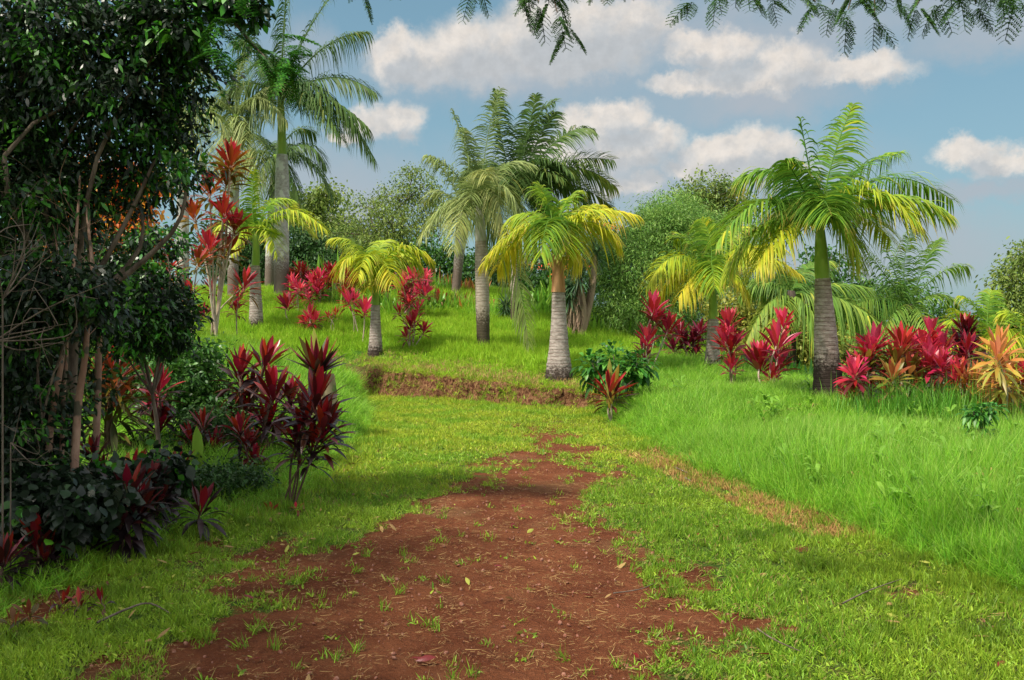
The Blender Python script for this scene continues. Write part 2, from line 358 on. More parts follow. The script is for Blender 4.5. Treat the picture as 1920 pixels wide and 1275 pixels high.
CP = [(480,600,25),(705,665,21),(905,655,21.5),(1048,708,17.5),(965,612,26),(527,546,33),(860,552,31),(1110,725,16.7),(960,714,17.3),
      (850,701,18.4),(740,695,19.4),(650,688,20.8),(1145,768,14),(1340,692,19),(1370,722,17),(1455,738,16),(1556,757,14),(1250,660,23),
      (1480,712,22),(1700,715,24),(1880,775,14),(1840,835,10.5),(1100,610,28),(1200,640,27),(405,640,18),(560,640,23),(300,600,25),
      (610,790,12),(450,850,9.5),(250,790,11),(60,700,14),(700,545,34),(330,545,34),(1000,560,34),(1300,640,32),(1180,668,22),(780,600,27)]
pts = [W(*c) for c in CP]
ctl = np.array([(p[0], p[1], p[2]) for p in pts] + [(-3.2, 4, 0), (-8, 3, .1), (-8, 8, .35), (-4, 7, .06), (8, 3, .3), (3.6, 5.5, .10), (3.4, 8, .16), (6, 8, .3), (9, 12, .2),
    (-12, 16, 1.3), (-14, 25, 2.0), (-16, 36, 2.5), (14, 20, .1), (16, 34, .2), (0, 45, 2.2), (-15, 50, 2.2), (15, 50, .6), (0, 70, 1.0), (-40, 60, 1.2), (40, 60, .4),
    (-40, 20, 1.5), (40, 20, .2), (0, -20, 0), (-30, -20, 0), (30, -20, 0), (30, 0, .2), (-30, 0, .4), (0, 0, 0), (0, 9, 0), (0, 14, .05)])
def tps_k(r2): return r2 * np.log(r2 + 1e-9) * .5
_A = ctl[:, None, :2] - ctl[None, :, :2]; _K = tps_k((_A ** 2).sum(-1)) + np.eye(len(ctl)) * .05
_P = np.c_[np.ones(len(ctl)), ctl[:, :2]]
_S = np.linalg.solve(np.block([[_K, _P], [_P.T, np.zeros((3, 3))]]), np.r_[ctl[:, 2], 0, 0, 0])
def terr(x, y):
    x = np.asarray(x, float); y = np.asarray(y, float); sh = np.broadcast(x, y).shape; xf = np.broadcast_to(x, sh).ravel(); yf = np.broadcast_to(y, sh).ravel()
    z = np.zeros(xf.shape); cx = np.clip(xf, -45, 45); cy = np.clip(yf, -20, 75)
    for i in range(0, len(xf), 50000):
        a = cx[i:i + 50000]; b = cy[i:i + 50000]
        r2 = (a[:, None] - ctl[None, :, 0]) ** 2 + (b[:, None] - ctl[None, :, 1]) ** 2
        z[i:i + 50000] = tps_k(r2) @ _S[:-3] + _S[-3] + _S[-2] * a + _S[-1] * b
    z = np.clip(z, -.3, 3.2)
    nz = fbm(xf, yf, .35, 3, 3)
    d = polydist(xf, yf, POLY) + (fbm(xf, yf, 3.0, 4, 11) - .5) * .28 * (yf > 15.3)
    bankness = sstep(yf, 15.4, 16.3) * sstep(xf, -4.3, -2.4)
    wdt = .75 * (1 - bankness) + .20 * bankness
    s = sstep(d, 0, wdt)
    z = (z + (nz - .5) * .14 * sstep(yf, 6, 20)) * s + (1 - s) * ((fbm(xf, yf, .8, 4, 5) - .5) * .05)
    z = np.where(yf > 75, z * np.clip(1 - (yf - 75) / 150, 0, 1), z)
    return z.reshape(sh)
def tz(x, y): return float(terr(np.array([x]), np.array([y]))[0])
def PG(px, D):
    """point on the ground below pixel column px at depth D"""
    x = (px - CX) / F * D; return np.array([x, D, tz(x, D)])
DL_Y = [-8, 3.5, 4.03, 4.95, 5.6, 6.04, 6.8, 7.8, 9.07, 10.9, 13.6, 15.5]
DL_L = [-1.9, -1.75, -1.68, -1.60, -1.75, -1.75, -1.28, -.75, -.50, -.25, -.05, .2]
DL_R = [1.3, 1.0, .85, .94, .92, .9, .86, .86, .92, 1.05, 1.0, .8]
def dirtness(x, y):
    """1 = bare soil, 0 = grass"""
    l = np.interp(y, DL_Y, DL_L); r = np.interp(y, DL_Y, DL_R)
    d = np.minimum(x - l, r - x)
    n = (fbm(x, y, 1.6, 5, 21) - .5) * 1.5 + (fbm(x * 1.0, y * 1.0, 6, 3, 29) - .5) * .5
    a = sstep(d + n * .9, -.42, .42) * sstep(y, 17, 11.5)
    b = sstep(fbm(x, y, 1.9, 5, 33), .56, .70) * sstep(d, -2.4, -.4) * sstep(y, 9, 5.5) * .95
    return np.maximum(a, b) * (1 - .30 * sstep(y, 8.5, 13))

def build_ground():
    def axis(segs):
        out = []
        for a, b, st in segs: out.append(np.arange(a, b, st))
        return np.concatenate(out + [[segs[-1][1]]])
    xs = axis([(-600, -100, 50), (-100, -30, 7), (-30, -10, 1), (-10, -5, .25), (-5, 5, .045), (5, 10, .2), (10, 30, 1), (30, 100, 7), (100, 600, 50)])
    ys = axis([(-100, -20, 10), (-20, 1, 1), (1, 3, .15), (3, 10, .05), (10, 16, .07), (16, 21, .05), (21, 40, .35), (40, 100, 2.5), (100, 900, 50)])
    X, Y = np.meshgrid(xs, ys); Z = terr(X, Y)
    dr = dirtness(X, Y)
    Z = Z + (fbm(X, Y, 9, 4, 41) - .5) * .030 * dr * (np.abs(X) < 5) * (Y > 2) * (Y < 16)
    bankn = sstep(Y, 15.4, 16.3) * sstep(X, -4.6, -3.0) * (X < 1.7) * (Y < 21.5)
    face = bankn * sstep(np.abs(polydist(X, Y, np.array(BANK), False) - .08), .35, .05)
    Y2 = Y + (fbm(X * 1.0, Z * 4 + Y, 3.5, 4, 51) - .5) * .28 * face; Z = Z + (fbm(X, Y, 7, 3, 55) - .5) * .13 * face
    V = np.stack([X, Y2, Z], -1).reshape(-1, 3); ny, nx = X.shape
    i = (np.arange(ny - 1)[:, None] * nx + np.arange(nx - 1)[None]).ravel(); Q = np.stack([i, i + 1, i + 1 + nx, i + nx], 1)
    d = polydist(X, Y, POLY)
    mb = MB(); mb.add(V, Q, np.clip(d, 0, 3).ravel() / 3, face.ravel(), dr.ravel())
    m, T = new_mat('ground')
    pos = T.node('ShaderNodeNewGeometry').outputs['Position']
    n_s = T.noise(pos, 42, 8, .7); n_m = T.noise(pos, 2.3, 5, .6); n_l = T.noise(pos, 12, 6, .65)
    soil = T.mix(T.smooth(n_m, .35, .65), (.155, .046, .020, 1), (.240, .082, .036, 1))
    soil = T.mix(T.smooth(n_s, .5, .75), soil, (.32, .125, .062, 1))
    soil = T.mix(T.smooth(n_l, .55, .70, 0, .6), soil, (.085, .026, .015, 1))
    soil = T.mix(T.smooth(T.noise(pos, .9, 4), .56, .68, 0, .55), soil, (.24, .13, .06, 1))
    turf = T.mix(T.smooth(T.noise(pos, 30, 6, .7), .35, .6), (.050, .065, .016, 1), (.10, .19, .025, 1))
    turf = T.mix(T.smooth(T.noise(pos, 1.1, 5), .45, .65, 0, .7), turf, (.16, .10, .045, 1))
    far = T.mix(T.smooth(T.noise(pos, 1.2, 5), .3, .7), (.06, .15, .016, 1), (.12, .22, .02, 1))
    f = T.math('ADD', attr(T, 'c'), T.math('MULTIPLY', T.math('SUBTRACT', T.noise(pos, 14, 6, .7), .5), .9))
    c = T.mix(T.smooth(attr(T, 't'), .12, .5), turf, far)
    c = T.mix(T.smooth(f, .30, .52), c, soil)
    bank = T.mix(T.smooth(T.noise(pos, 16, 6, .7), .38, .62), (.10, .036, .020, 1), (.32, .165, .085, 1))
    c = T.mix(T.smooth(T.math('ADD', attr(T, 'r'), T.math('MULTIPLY', T.math('SUBTRACT', n_l, .5), .5)), .28, .5), c, bank)
    p = T.node('ShaderNodeBsdfPrincipled'); T.put(p.inputs['Base Color'], c); p.inputs['Roughness'].default_value = .95
    p.inputs['Specular IOR Level'].default_value = .1
    b = T.node('ShaderNodeBump'); b.inputs['Strength'].default_value = 1.0; b.inputs['Distance'].default_value = .05
    T.put(b.inputs['Height'], T.math('ADD', n_s, T.math('MULTIPLY', n_l, 1.2))); T.l.new(b.outputs[0], p.inputs['Normal'])
    o = T.node('ShaderNodeOutputMaterial'); T.l.new(p.outputs[0], o.inputs[0])
    g = mb.build('ground', m); tag(g, 'red soil track between mown turf rising to a grassy mound with a cut bank', kind='structure')
build_ground()

# ------------------------------------------------------------------ scattered ground cover
def scatter(name, P, rot, scl, protos, idx, label, cat, kind='stuff'):
    P = np.asarray(P, float); me = bpy.data.meshes.new(name); me.vertices.add(len(P)); me.vertices.foreach_set('co', P.astype(np.float32).ravel())
    a = me.attributes.new('rot', 'FLOAT_VECTOR', 'POINT'); a.data.foreach_set('vector', np.asarray(rot, np.float32).ravel())
    a = me.attributes.new('scl', 'FLOAT_VECTOR', 'POINT'); a.data.foreach_set('vector', np.asarray(scl, np.float32).ravel())
    a = me.attributes.new('idx', 'INT', 'POINT'); a.data.foreach_set('value', np.asarray(idx, np.int32).ravel())
    o = bpy.data.objects.new(name, me); COL.objects.link(o); tag(o, label, cat, kind=kind)
    g = bpy.data.node_groups.new(name + '_scatter', 'GeometryNodeTree')
    g.interface.new_socket('Geometry', in_out='INPUT', socket_type='NodeSocketGeometry'); g.interface.new_socket('Geometry', in_out='OUTPUT', socket_type='NodeSocketGeometry')
    N = g.nodes; L = g.links; gi = N.new('NodeGroupInput'); go = N.new('NodeGroupOutput'); jn = N.new('GeometryNodeJoinGeometry')
    def named(nm, ty):
        n = N.new('GeometryNodeInputNamedAttribute'); n.data_type = ty; n.inputs[0].default_value = nm
        return [s for s in n.outputs if s.enabled and s.name == 'Attribute'][0]
    r = named('rot', 'FLOAT_VECTOR'); s = named('scl', 'FLOAT_VECTOR'); ii = named('idx', 'INT')
    for k, pr in enumerate(protos):
        oi = N.new('GeometryNodeObjectInfo'); oi.inputs['Object'].default_value = pr
        cp = N.new('FunctionNodeCompare'); cp.data_type = 'INT'; cp.operation = 'EQUAL'
        ins = [q for q in cp.inputs if q.enabled]; L.new(ii, ins[0]); ins[1].default_value = k
        ip = N.new('GeometryNodeInstanceOnPoints'); L.new(gi.outputs[0], ip.inputs['Points']); L.new(cp.outputs[0], ip.inputs['Selection'])
        L.new(oi.outputs['Geometry'], ip.inputs['Instance']); L.new(s, ip.inputs['Scale'])
        try: L.new(r, ip.inputs['Rotation'])
        except Exception:
            e = N.new('FunctionNodeEulerToRotation'); L.new(r, e.inputs[0]); L.new(e.outputs[0], ip.inputs['Rotation'])
        L.new(ip.outputs[0], jn.inputs[0])
    L.new(jn.outputs[0], go.inputs[0])
    md = o.modifiers.new('scatter', 'NODES'); md.node_group = g
    return o
def tuft(n, rad, h, w, mat, lean=.35, bend=.5, K=3, dry=0.0, hv=.35):
    mb = MB(); a = rng.random(n) * 6.283; rr = rad * np.sqrt(rng.random(n))
    P = np.c_[np.cos(a) * rr, np.sin(a) * rr, np.zeros(n) - .02 * h]
    b = rng.random(n) * 6.283; ln = lean * rng.random(n) ** .7
    D = np.c_[np.cos(b) * ln, np.sin(b) * ln, np.ones(n)]
    S = np.c_[np.cos(a + 1.3), np.sin(a + 1.3), np.zeros(n)]
    prof = {3: [1, .9, .6, .05], 2: [1, .8, .05], 4: [1, .95, .8, .5, .04]}[K]
    c = rng.random(n) * .7; c[rng.random(n) < dry] = 1
    hor = np.c_[np.cos(b), np.sin(b), -.6 * np.ones(n)]
    blades(mb, P, D, S, h * (1 - hv + 2 * hv * rng.random(n)) , w * (.7 + .6 * rng.random(n)), bend * rng.random(n), prof, r=rng.random(n), c=c)
    return mb.build('tuft', mat, link=False)
def region(n, x0, x1, y0, y1):
    return x0 + rng.random(n) * (x1 - x0), y0 + rng.random(n) * (y1 - y0)
def inview(x, y, pad=1.6): return np.abs(x) < (y * .565 + pad)
def put_grass():
    # tall soft grass right of the path and on the left bank
    near = [tuft(52, .12, .40, .0048, M['tall_grass'], .34 + .1 * q, .7, 4, hv=.45, dry=.02) for q in range(4)] + [tuft(26, .08, .55, .0060, M['tall_grass'], .35, 1.0, 4), tuft(14, .09, .42, .014, M['tall_grass_dark'], .8, .8, 4)]
    X = []; Y = []
    for (x0, x1, y0, y1, den) in ((1.2, 6, 3.6, 7, 330), (1.0, 9, 7, 11, 230), (.8, 12, 11, 16, 150), (1.0, 14, 16, 22, 90), (-5, -1.4, 4, 8, 130), (-7, -1.2, 8, 14, 130), (-7, -1.6, 14, 18, 120)):
        x, y = region(int((x1 - x0) * (y1 - y0) * den), x0, x1, y0, y1); X.append(x); Y.append(y)
    x = np.concatenate(X); y = np.concatenate(Y); d = polydist(x, y, POLY)
    edge = .18 * (fbm(x, y, 2.2, 3, 61) - .5)
    k = (d > .05 + edge) & inview(x, y) & (rng.random(len(x)) < sstep(d, -.05, .25))
    # leave the left understorey thinner
    k &= ~((x < -2.2) & (y < 14) & (rng.random(len(x)) < .35))
    k &= ~((x < 1.7) & (x > -1) & (y > 15.6))
    x, y, d = x[k], y[k], d[k]; z = terr(x, y); n = len(x)
    hgt = (.55 + .45 * sstep(d, 0, .6)) * (.55 + .95 * fbm(x, y, 1.3, 4, 71)) * np.where(x < 0, .62, 1.0)
    hgt *= np.where(x > 0, 1 - .50 * sstep(y, 7.5, 12.5), 1) * np.where((x < -1.8) & (y < 10.5), .6, 1)
    lx = (fbm(x, y, .9, 4, 81) - .5); ly = (fbm(x, y, .9, 4, 91) - .5)
    rot = np.c_[lx * 1.7 + rng.normal(0, .14, n), ly * 1.7 + .18 + rng.normal(0, .14, n), rng.random(n) * 6.283]
    sz = np.where(y > 12, 1.35, 1.0)
    scatter('tall_grass', np.c_[x, y, z], rot, np.c_[sz, sz, hgt], near, np.where(rng.random(n) < .045, 5, np.where(rng.random(n) < .08, 4, rng.integers(0, 4, n))), 'tall soft bright green grass beside the track', 'grass')
    # mound grass
    hp = [tuft(40, .22, .26, .011, M['hill_grass'], .5, .6, 3) for _ in range(4)]
    X = []; Y = []
    for (x0, x1, y0, y1, den) in ((-9, 2.5, 16.3, 21, 75), (-14, 8, 21, 28, 42), (-18, 9, 28, 37, 22)):
        x, y = region(int((x1 - x0) * (y1 - y0) * den), x0, x1, y0, y1); X.append(x); Y.append(y)
    x = np.concatenate(X); y = np.concatenate(Y); d = polydist(x, y, POLY)
    db = polydist(x, y, np.array(BANK), False)
    lip = sstep(db, 1.0, 2.6 )
    k = (d > .22) & inview(x, y, 2) & (rng.random(len(x)) < .25 + .75 * lip) & ~((x > 1.6) & (y < 20))
    x, y, d, lip = x[k], y[k], d[k], lip[k]; n = len(x); z = terr(x, y)
    hgt = (.28 + .72 * lip) * (.7 + .6 * fbm(x, y, .8, 3, 75))
    rot = np.c_[(fbm(x, y, .4, 3, 83) - .5) * .8 + rng.normal(0, .12, n), (fbm(x, y, .4, 3, 93) - .5) * .8 + .1 + rng.normal(0, .12, n), rng.random(n) * 6.283]
    scatter('mound_grass', np.c_[x, y, z], rot, np.c_[np.ones(n), np.ones(n), hgt], hp, rng.integers(0, 4, n), 'sunny yellow green grass covering the mound', 'grass')
    # short turf
    lp = [tuft(16, .045, .042, .0052, M['lawn'], 1.3, .6, 2, dry=.07, hv=.5) for _ in range(3)] + [tuft(9, .05, .05, .010, M['lawn'], 1.6, .7, 2, dry=.05), tuft(20, .035, .075, .0045, M['lawn'], .8, .7, 2, dry=.08)] + [tuft(18, .05, .045, .0055, M['lawn_sunny'], 1.3, .6, 2, dry=.10, hv=.5) for _ in range(2)]
    X = []; Y = []
    for (x0, x1, y0, y1, den) in ((-3.5, 4, 3.2, 6, 900), (-3, 3.6, 6, 9, 650), (-3, 2.8, 9, 13, 420), (-4.2, 2.2, 13, 20, 260)):
        x, y = region(int((x1 - x0) * (y1 - y0) * den), x0, x1, y0, y1); X.append(x); Y.append(y)
    x = np.concatenate(X); y = np.concatenate(Y); d = polydist(x, y, POLY); dr = dirtness(x, y)
    cl = fbm(x, y, 7, 3, 101)
    ok = rng.random(len(x)) < np.clip(1.05 - dr * 1.35 + (cl - .5) * 1.7 * (y < 12), .008, 1)
    k = (d < .3) & inview(x, y, .8) & ok
    # a worn strip without green along the right edge of the turf
    x, y = x[k], y[k]; d = d[k]; n = len(x); z = terr(x, y)
    h = (.35 + 1.5 * fbm(x, y, 3.5, 4, 111)) * (1 + .8 * sstep(-d, .5, .0) * (rng.random(n))); s = .8 + .5 * rng.random(n); s = np.where(y > 10, s * 1.5, s)
    russ = (x > 1) & (y > 6.6) & (y < 11) & (d > -.30 - .25 * fbm(x, y, 1.5, 2, 7)) & (rng.random(n) < .62)
    rot = np.c_[rng.normal(0, .2, n), rng.normal(0, .2, n), rng.random(n) * 6.283]
    g = ~russ
    scatter('lawn_grass', np.c_[x, y, z][g], rot[g], np.c_[s, s, h][g], lp, np.where(rng.random(n) < .85 * sstep(y + (fbm(x, y, .8, 3, 131) - .5) * 5, 7, 13.5), rng.integers(5, 7, n), rng.integers(0, 5, n))[g], 'short patchy trodden turf of the track', 'grass')
    rp = [tuft(16, .05, .05, .005, M['red_dry'], 1.0, .4, 2) for _ in range(3)]
    g = russ
    scatter('dried_grass', np.c_[x, y, z][g], rot[g], np.c_[s, s, h][g], rp, rng.integers(0, 3, n)[g], 'russet dried grass strip along the right edge of the turf', 'dry grass')
    # dry and green grass hanging over the cut bank
    n = 950; t = rng.random(n) * (len(BANK) - 1); i = t.astype(int); f = t - i; B = np.array(BANK)
    b = B[i] * (1 - f)[:, None] + B[i + 1] * f[:, None]; nrmv = nrm(np.array([[.35, 1.0]]))
    off = rng.random(n) ** 1.3 * 1.6 + .06; x = b[:, 0] + nrmv[0, 0] * off; y = b[:, 1] + nrmv[0, 1] * off
    ex = []
    for (px, D, m, sp) in ((455, 18.5, 90, .5), (545, 20.5, 110, .6), (640, 20.8, 90, .7), (780, 19.6, 90, .9), (1250, 15.2, 60, .35), (640, 24, 40, .3), (900, 19.0, 60, .9)):
        ex.append(np.c_[(px - CX) / F * D + rng.normal(0, sp, m), D + rng.normal(0, sp * .6, m)])
    ex = np.concatenate(ex); x = np.r_[x, ex[:, 0]]; y = np.r_[y, ex[:, 1]]; off = np.r_[off, np.full(len(ex), .6)]
    k = polydist(x, y, POLY) > .02; x, y, off = x[k], y[k], off[k]; n = len(x); z = terr(x, y)
    dp = [tuft(22, .12, .13, .006, M['dry'], 1.0, 1.1, 3) for _ in range(3)] + [tuft(26, .12, .11, .007, M['hill_grass'], .8, .7, 3) for _ in range(2)]
    idx = np.where(rng.random(n) < np.clip(.78 - off * .3, .3, 1), rng.integers(0, 3, n), rng.integers(3, 5, n))
    rot = np.c_[.6 * sstep(off, .5, .05) + rng.normal(0, .3, n), rng.normal(0, .3, n), rng.random(n) * .6 - .3]
    s = .7 + .6 * rng.random(n)
    scatter('bank_grass', np.c_[x, y, z], rot, np.c_[s, s, s], dp, idx, 'dry straw and thin grass on the lip of the red cut bank', 'dry grass')
    # straw litter and pebbles on the soil
    sp = []
    for kk in range(4):
        mb = MB(); m = 5; P = np.c_[rng.normal(0, .03, m), rng.normal(0, .03, m), .006 + .006 * rng.random(m)]; a = rng.random(m) * 6.28
        D = np.c_[np.cos(a), np.sin(a), .1 * rng.random(m)]; S = np.c_[-np.sin(a), np.cos(a), .3 * np.ones(m)]
        blades(mb, P, D, S, .02 + .05 * rng.random(m), .0026, .35, [1, 1, .9, .3], grav=(np.cos(kk), np.sin(kk), 0), c=rng.random(m))
        sp.append(mb.build('straw', M['dry'], link=False))
    x, y = region(15000, -3, 3, 3.2, 15); k = (rng.random(len(x)) < .3 + .7 * (y < 9)) & (dirtness(x, y) > .15) & inview(x, y, .5); x, y = x[k], y[k]; n = len(x)
    rot = np.c_[rng.normal(0, .1, n), rng.normal(0, .1, n), rng.random(n) * 6.283]; s = .35 + .8 * rng.random(n) ** 1.5
    scatter('straw_litter', np.c_[x, y, terr(x, y) + .006], rot, np.c_[s, s, s], sp, rng.integers(0, 4, n), 'pale straw bits littering the red soil', 'litter')
    fl = []
    for kk in range(4):
        mb = MB(); a = kk * 1.7; blades(mb, np.array([[0, 0, .012]]), np.array([[1, 0, .15]]), np.array([[0, 1, .3 * (kk - 1.5)]]), .09, .028, .25, [.1, .8, 1, .7, .1], fold=.3, c=kk / 3, r=kk / 3)
        fl.append(mb.build('fallen_leaf', M['bronze' if kk == 0 else 'dry' if kk < 3 else 'red_dry'], link=False))
    x, y = region(1500, -4.5, 3.4, 3.4, 12); k = inview(x, y, .5) & (rng.random(len(x)) < .22 + .78 * sstep(x, -.6, -2.4)); x, y = x[k], y[k]; n = len(x); s = .35 + .8 * rng.random(n)
    scatter('fallen_leaves', np.c_[x, y, terr(x, y) + .02], np.c_[rng.normal(0, .3, n), rng.normal(0, .3, n), rng.random(n) * 6.28], np.c_[s, s, s], fl, rng.integers(0, 4, n), 'brown fallen leaves strewn over turf and soil', 'leaf litter')
    wp = []
    for kk in range(2):
        mb = MB(); m = 12; a = rng.random(m) * 6.28; u = rng.random(m)
        blades(mb, np.c_[np.zeros(m), np.zeros(m), .25 * u], np.c_[np.cos(a), np.sin(a), .9 + .6 * u], np.c_[-np.sin(a), np.cos(a), np.zeros(m)], .16 + .08 * u, .035, .5, [.2, 1, .8, .05], fold=.3, c=rng.random(m))
        mb2 = mb; wp.append(mb.build('weed', M['strap'], link=False))
    mb = MB(); m = 7; a = rng.random(m) * 6.28; blades(mb, np.zeros((m, 3)), np.c_[np.cos(a) * .25, np.sin(a) * .25, np.ones(m)], np.c_[-np.sin(a), np.cos(a), np.zeros(m)], .55, .0022, .5, [1, .8, .5, 1.4, 1.8, .3], c=.3); wp.append(mb.build('seed_head', M['dry'], link=False))
    x, y = region(1300, 1.3, 10, 6.0, 15); k = (polydist(x, y, POLY) > .3) & inview(x, y, .5) & (fbm(x, y, .8, 3, 141) > .47); x, y = x[k], y[k]; n = len(x); s = .8 + .5 * rng.random(n)
    scatter('weeds', np.c_[x, y, terr(x, y)], np.c_[rng.normal(0, .15, n), rng.normal(0, .15, n), rng.random(n) * 6.28], np.c_[s, s, s], wp, rng.integers(0, 3, n), 'broad leaved weeds and fine dry seed stalks among the tall grass', 'weeds')
    pp = []
    for kk in range(3):
        mb = MB(); lat = np.linspace(-.5, .5, 6) * math.pi
        pz = np.c_[np.zeros(6), np.zeros(6), np.sin(lat) * .6]; tube(mb, pz * .012, np.maximum(np.cos(lat), .05) * .012, 7, bump=.35); pp.append(mb.build('pebble', M['stone'], link=False))
    x, y = region(5000, -3, 3.3, 3.2, 12); k = (dirtness(x, y) > .3) & inview(x, y, .5); x, y = x[k], y[k]; n = len(x)
    s = .25 + 1.0 * rng.random(n) ** 3
    scatter('pebbles', np.c_[x, y, terr(x, y) + .004], np.c_[rng.random((n, 3)) * 6], np.c_[s, s, s * .8], pp, rng.integers(0, 3, n), 'small red brown pebbles in the track soil', 'pebbles')
put_grass()

# ------------------------------------------------------------------ palms
def frond(parent, P0, P1, P2, yel, mat='frond', nl=46, ll=.55, lw=.034, droop=.55, vee=.25, stub=.10, thick=.016, rag=.06, roll0=0.0):
    nl = int(nl * 1.45); lw = lw * .80; n = 26; ll = ll * rng.uniform(.86, 1.14); droop = droop * rng.uniform(.8, 1.35); R = bez(P0, P1, P2, n); seg = np.linalg.norm(np.diff(R, axis=0), axis=1); Ltot = seg.sum()
    T = nrm(np.gradient(R, axis=0)); up = np.array([0, 0, 1.])
    # frame carried along the stalk, starting from the outward plane so that leaflets spread to both sides
    hor = P2 - P0; hor[2] = 0
    side0 = np.cross(hor if np.linalg.norm(hor) > .15 else T[0] + np.array([.3, .1, 0]), up); side0 = nrm(side0)
    roll = rng.normal(0, .25) + roll0
    mb = MB(); tube(mb, R, np.linspace(thick, thick * .25, n), 5, c=yel * .8, r=.5)
    s = stub + (1 - stub) * (np.arange(nl) + .5) / nl; idx = s * (n - 1); i0 = np.clip(idx.astype(int), 0, n - 2); f = (idx - i0)[:, None]
    Pp = R[i0] * (1 - f) + R[i0 + 1] * f; Tt = nrm(T[i0] * (1 - f) + T[i0 + 1] * f)
    Sd = nrm(side0 - Tt * (Tt @ side0)[:, None]); Up = nrm(np.cross(Sd, Tt))
    Sd2 = Sd * math.cos(roll) + Up * math.sin(roll); Up2 = np.cross(Sd2, Tt)
    u = (s - stub) / (1 - stub)
    prof = (np.sin(np.pi * (.16 + .80 * u)) ** .55)
    for sg in (-1, 1):
        jit = rng.normal(0, .13, (nl, 3))
        fw = .34 + .70 * u ** 2
        D = Sd2 * sg + Tt * fw[:, None] + Up2 * (vee + rng.normal(0, .10, nl))[:, None] + jit
        L = ll * prof * (.88 + .2 * rng.random(nl)); keep = rng.random(nl) > rag
        b = droop * (.75 + .5 * rng.random(nl))
        cc = np.clip(yel - .10 + .34 * u ** 1.5 + rng.normal(0, .11, nl) + (rng.random(nl) < .03) * .4, 0, 1)
        Sv = nrm(Tt * .9 + Up2 * .5 + jit)
        blades(mb, Pp[keep], D[keep], Sv[keep], L[keep], lw, b[keep], [.55, 1, .95, .62, .05], r=rng.random(keep.sum()), c=cc[keep])
    return mb.build('frond', M[mat], parent)

def palm(label, D, trunk, shaft, origin, fronds, tmat='trunk_ring', smat='shaft', fmat='frond', group=None, ll=.55, lw=.034, nl=46, droop=.55, extra=3, rag=.06, name='palm_tree', rr=None, thick=.016):
    b = PG(trunk[0][0], D); root = empty(name, b, label, 'palm tree', group)
    def wp(px, py, dd=0): return W(px, py, D + dd)
    pts = [wp(x, y) for x, y, w in trunk]; pts[0] = np.array([pts[0][0], D, b[2] - .12]); rad = [w / F * D / 2 for x, y, w in trunk]
    n = 44; P = crv(pts, n); Rr = np.interp(np.linspace(0, len(rad) - 1, n), range(len(rad)), rad)
    Rr = Rr * (1 + .018 * np.sin(np.arange(n) * 2.1)) * (1 + .10 * np.exp(-np.arange(n) / 1.6)); mb = MB(); tube(mb, P, Rr, 20, bump=.035); mb.build('trunk', M[tmat], root)
    if shaft:
        pts = [wp(x, y) for x, y, w in shaft]; rad = [w / F * D / 2 for x, y, w in shaft]; P = crv(pts, 16)
        Rr = np.interp(np.linspace(0, len(rad) - 1, 16), range(len(rad)), rad); mb = MB(); tube(mb, P, Rr, 16); mb.build('crownshaft', M[smat], root)
    o = wp(*origin)
    for fr in fronds:
        cx, cy, tx, ty, dd, y = fr[:6]
        P0 = o + np.array([0, 0, -.04]) * rng.random(); P1 = wp(cx, cy, dd * .45); P2 = wp(tx, ty, dd)
        L = np.linalg.norm(P2 - P0)
        frond(root, P0, P1, P2, y, fmat, int(nl * (fr[6] if len(fr) > 6 else 1)), ll, lw, droop, rag=rag, thick=thick, roll0=fr[7] if len(fr) > 7 else 0.0)
    # fronds pointing away from and towards the viewer, filling the round of the crown
    mean = np.mean([np.linalg.norm(W(f[2], f[3], D + f[4]) - o) for f in fronds])
    for k in range(extra):
        a = math.radians([75, 110, 268, 60, 125, 285][k] + rng.normal(0, 8)); Rm = mean * (.75 + .15 * rng.random())
        d = np.array([math.cos(a), math.sin(a), 0]); P1 = o + d * Rm * .4 + np.array([0, 0, Rm * .6]); P2 = o + d * Rm + np.array([0, 0, Rm * (.15 - .2 * k * .3)])
        frond(root, o, P1, P2, float(np.clip(np.mean([f[5] for f in fronds]) * .6, 0, 1)), fmat, int(nl * .8), ll, lw, droop, rag=rag, thick=thick)
    # old sheath base tuft below the crown
    return root

palm('tall palm with dark stained swollen base and wide green and yellow crown at right', 14,
     [(1556,760,66),(1553,725,56),(1550,670,46),(1547,610,39),(1544,560,33),(1542,522,27)], [(1542,524,27),(1541,500,27),(1539,460,22),(1537,415,13)], (1537,425),
     [(1545,320,1600,195,.9,.12),(1480,280,1388,335,.5,.08),(1440,310,1345,455,-.6,.15),(1420,370,1362,515,.3,.42),(1470,390,1420,500,-.7,.58),
      (1640,270,1785,375,.4,.1),(1650,330,1775,400,-.5,.35),(1620,290,1722,425,-1.1,.5),(1580,300,1690,285,1.1,.05),(1580,380,1608,490,-.3,.45),
      (1530,330,1560,405,-1.5,.05),(1500,330,1470,300,-.9,.05),(1515,300,1500,220,.1,.0,.25),(1600,360,1670,450,.8,.5),(1500,350,1440,430,1.0,.3)],
     'trunk_moss', 'shaft', 'frond', 'king palms of the garden', .72, .036, 58, .62, 3)
palm('yellow crowned palm with brown hanging sheath above the cut bank', 17.5,
     [(1049,708,60),(1048,690,48),(1048,650,37),(1048,600,29),(1047,545,24)], [(1047,548,27),(1047,525,24),(1045,480,20),(1040,430,13)], (1040,440),
     [(1028,375,1012,348,.3,.25),(985,390,905,498,-.3,.72),(960,420,932,505,.6,.78),(1085,370,1195,405,.3,.72),(1110,385,1160,455,-.6,.8),(1075,395,1092,495,-.5,.82),
      (1028,370,1015,478,-1.3,.2),(1055,365,1085,362,.8,.4),(1000,370,955,420,1.0,.5),(1060,380,1130,385,1.0,.65),(1045,380,1060,470,-1.0,.35)],
     'trunk_ring', 'shaft_brown', 'frond', 'king palms of the garden', .70, .040, 50, .65, 2)
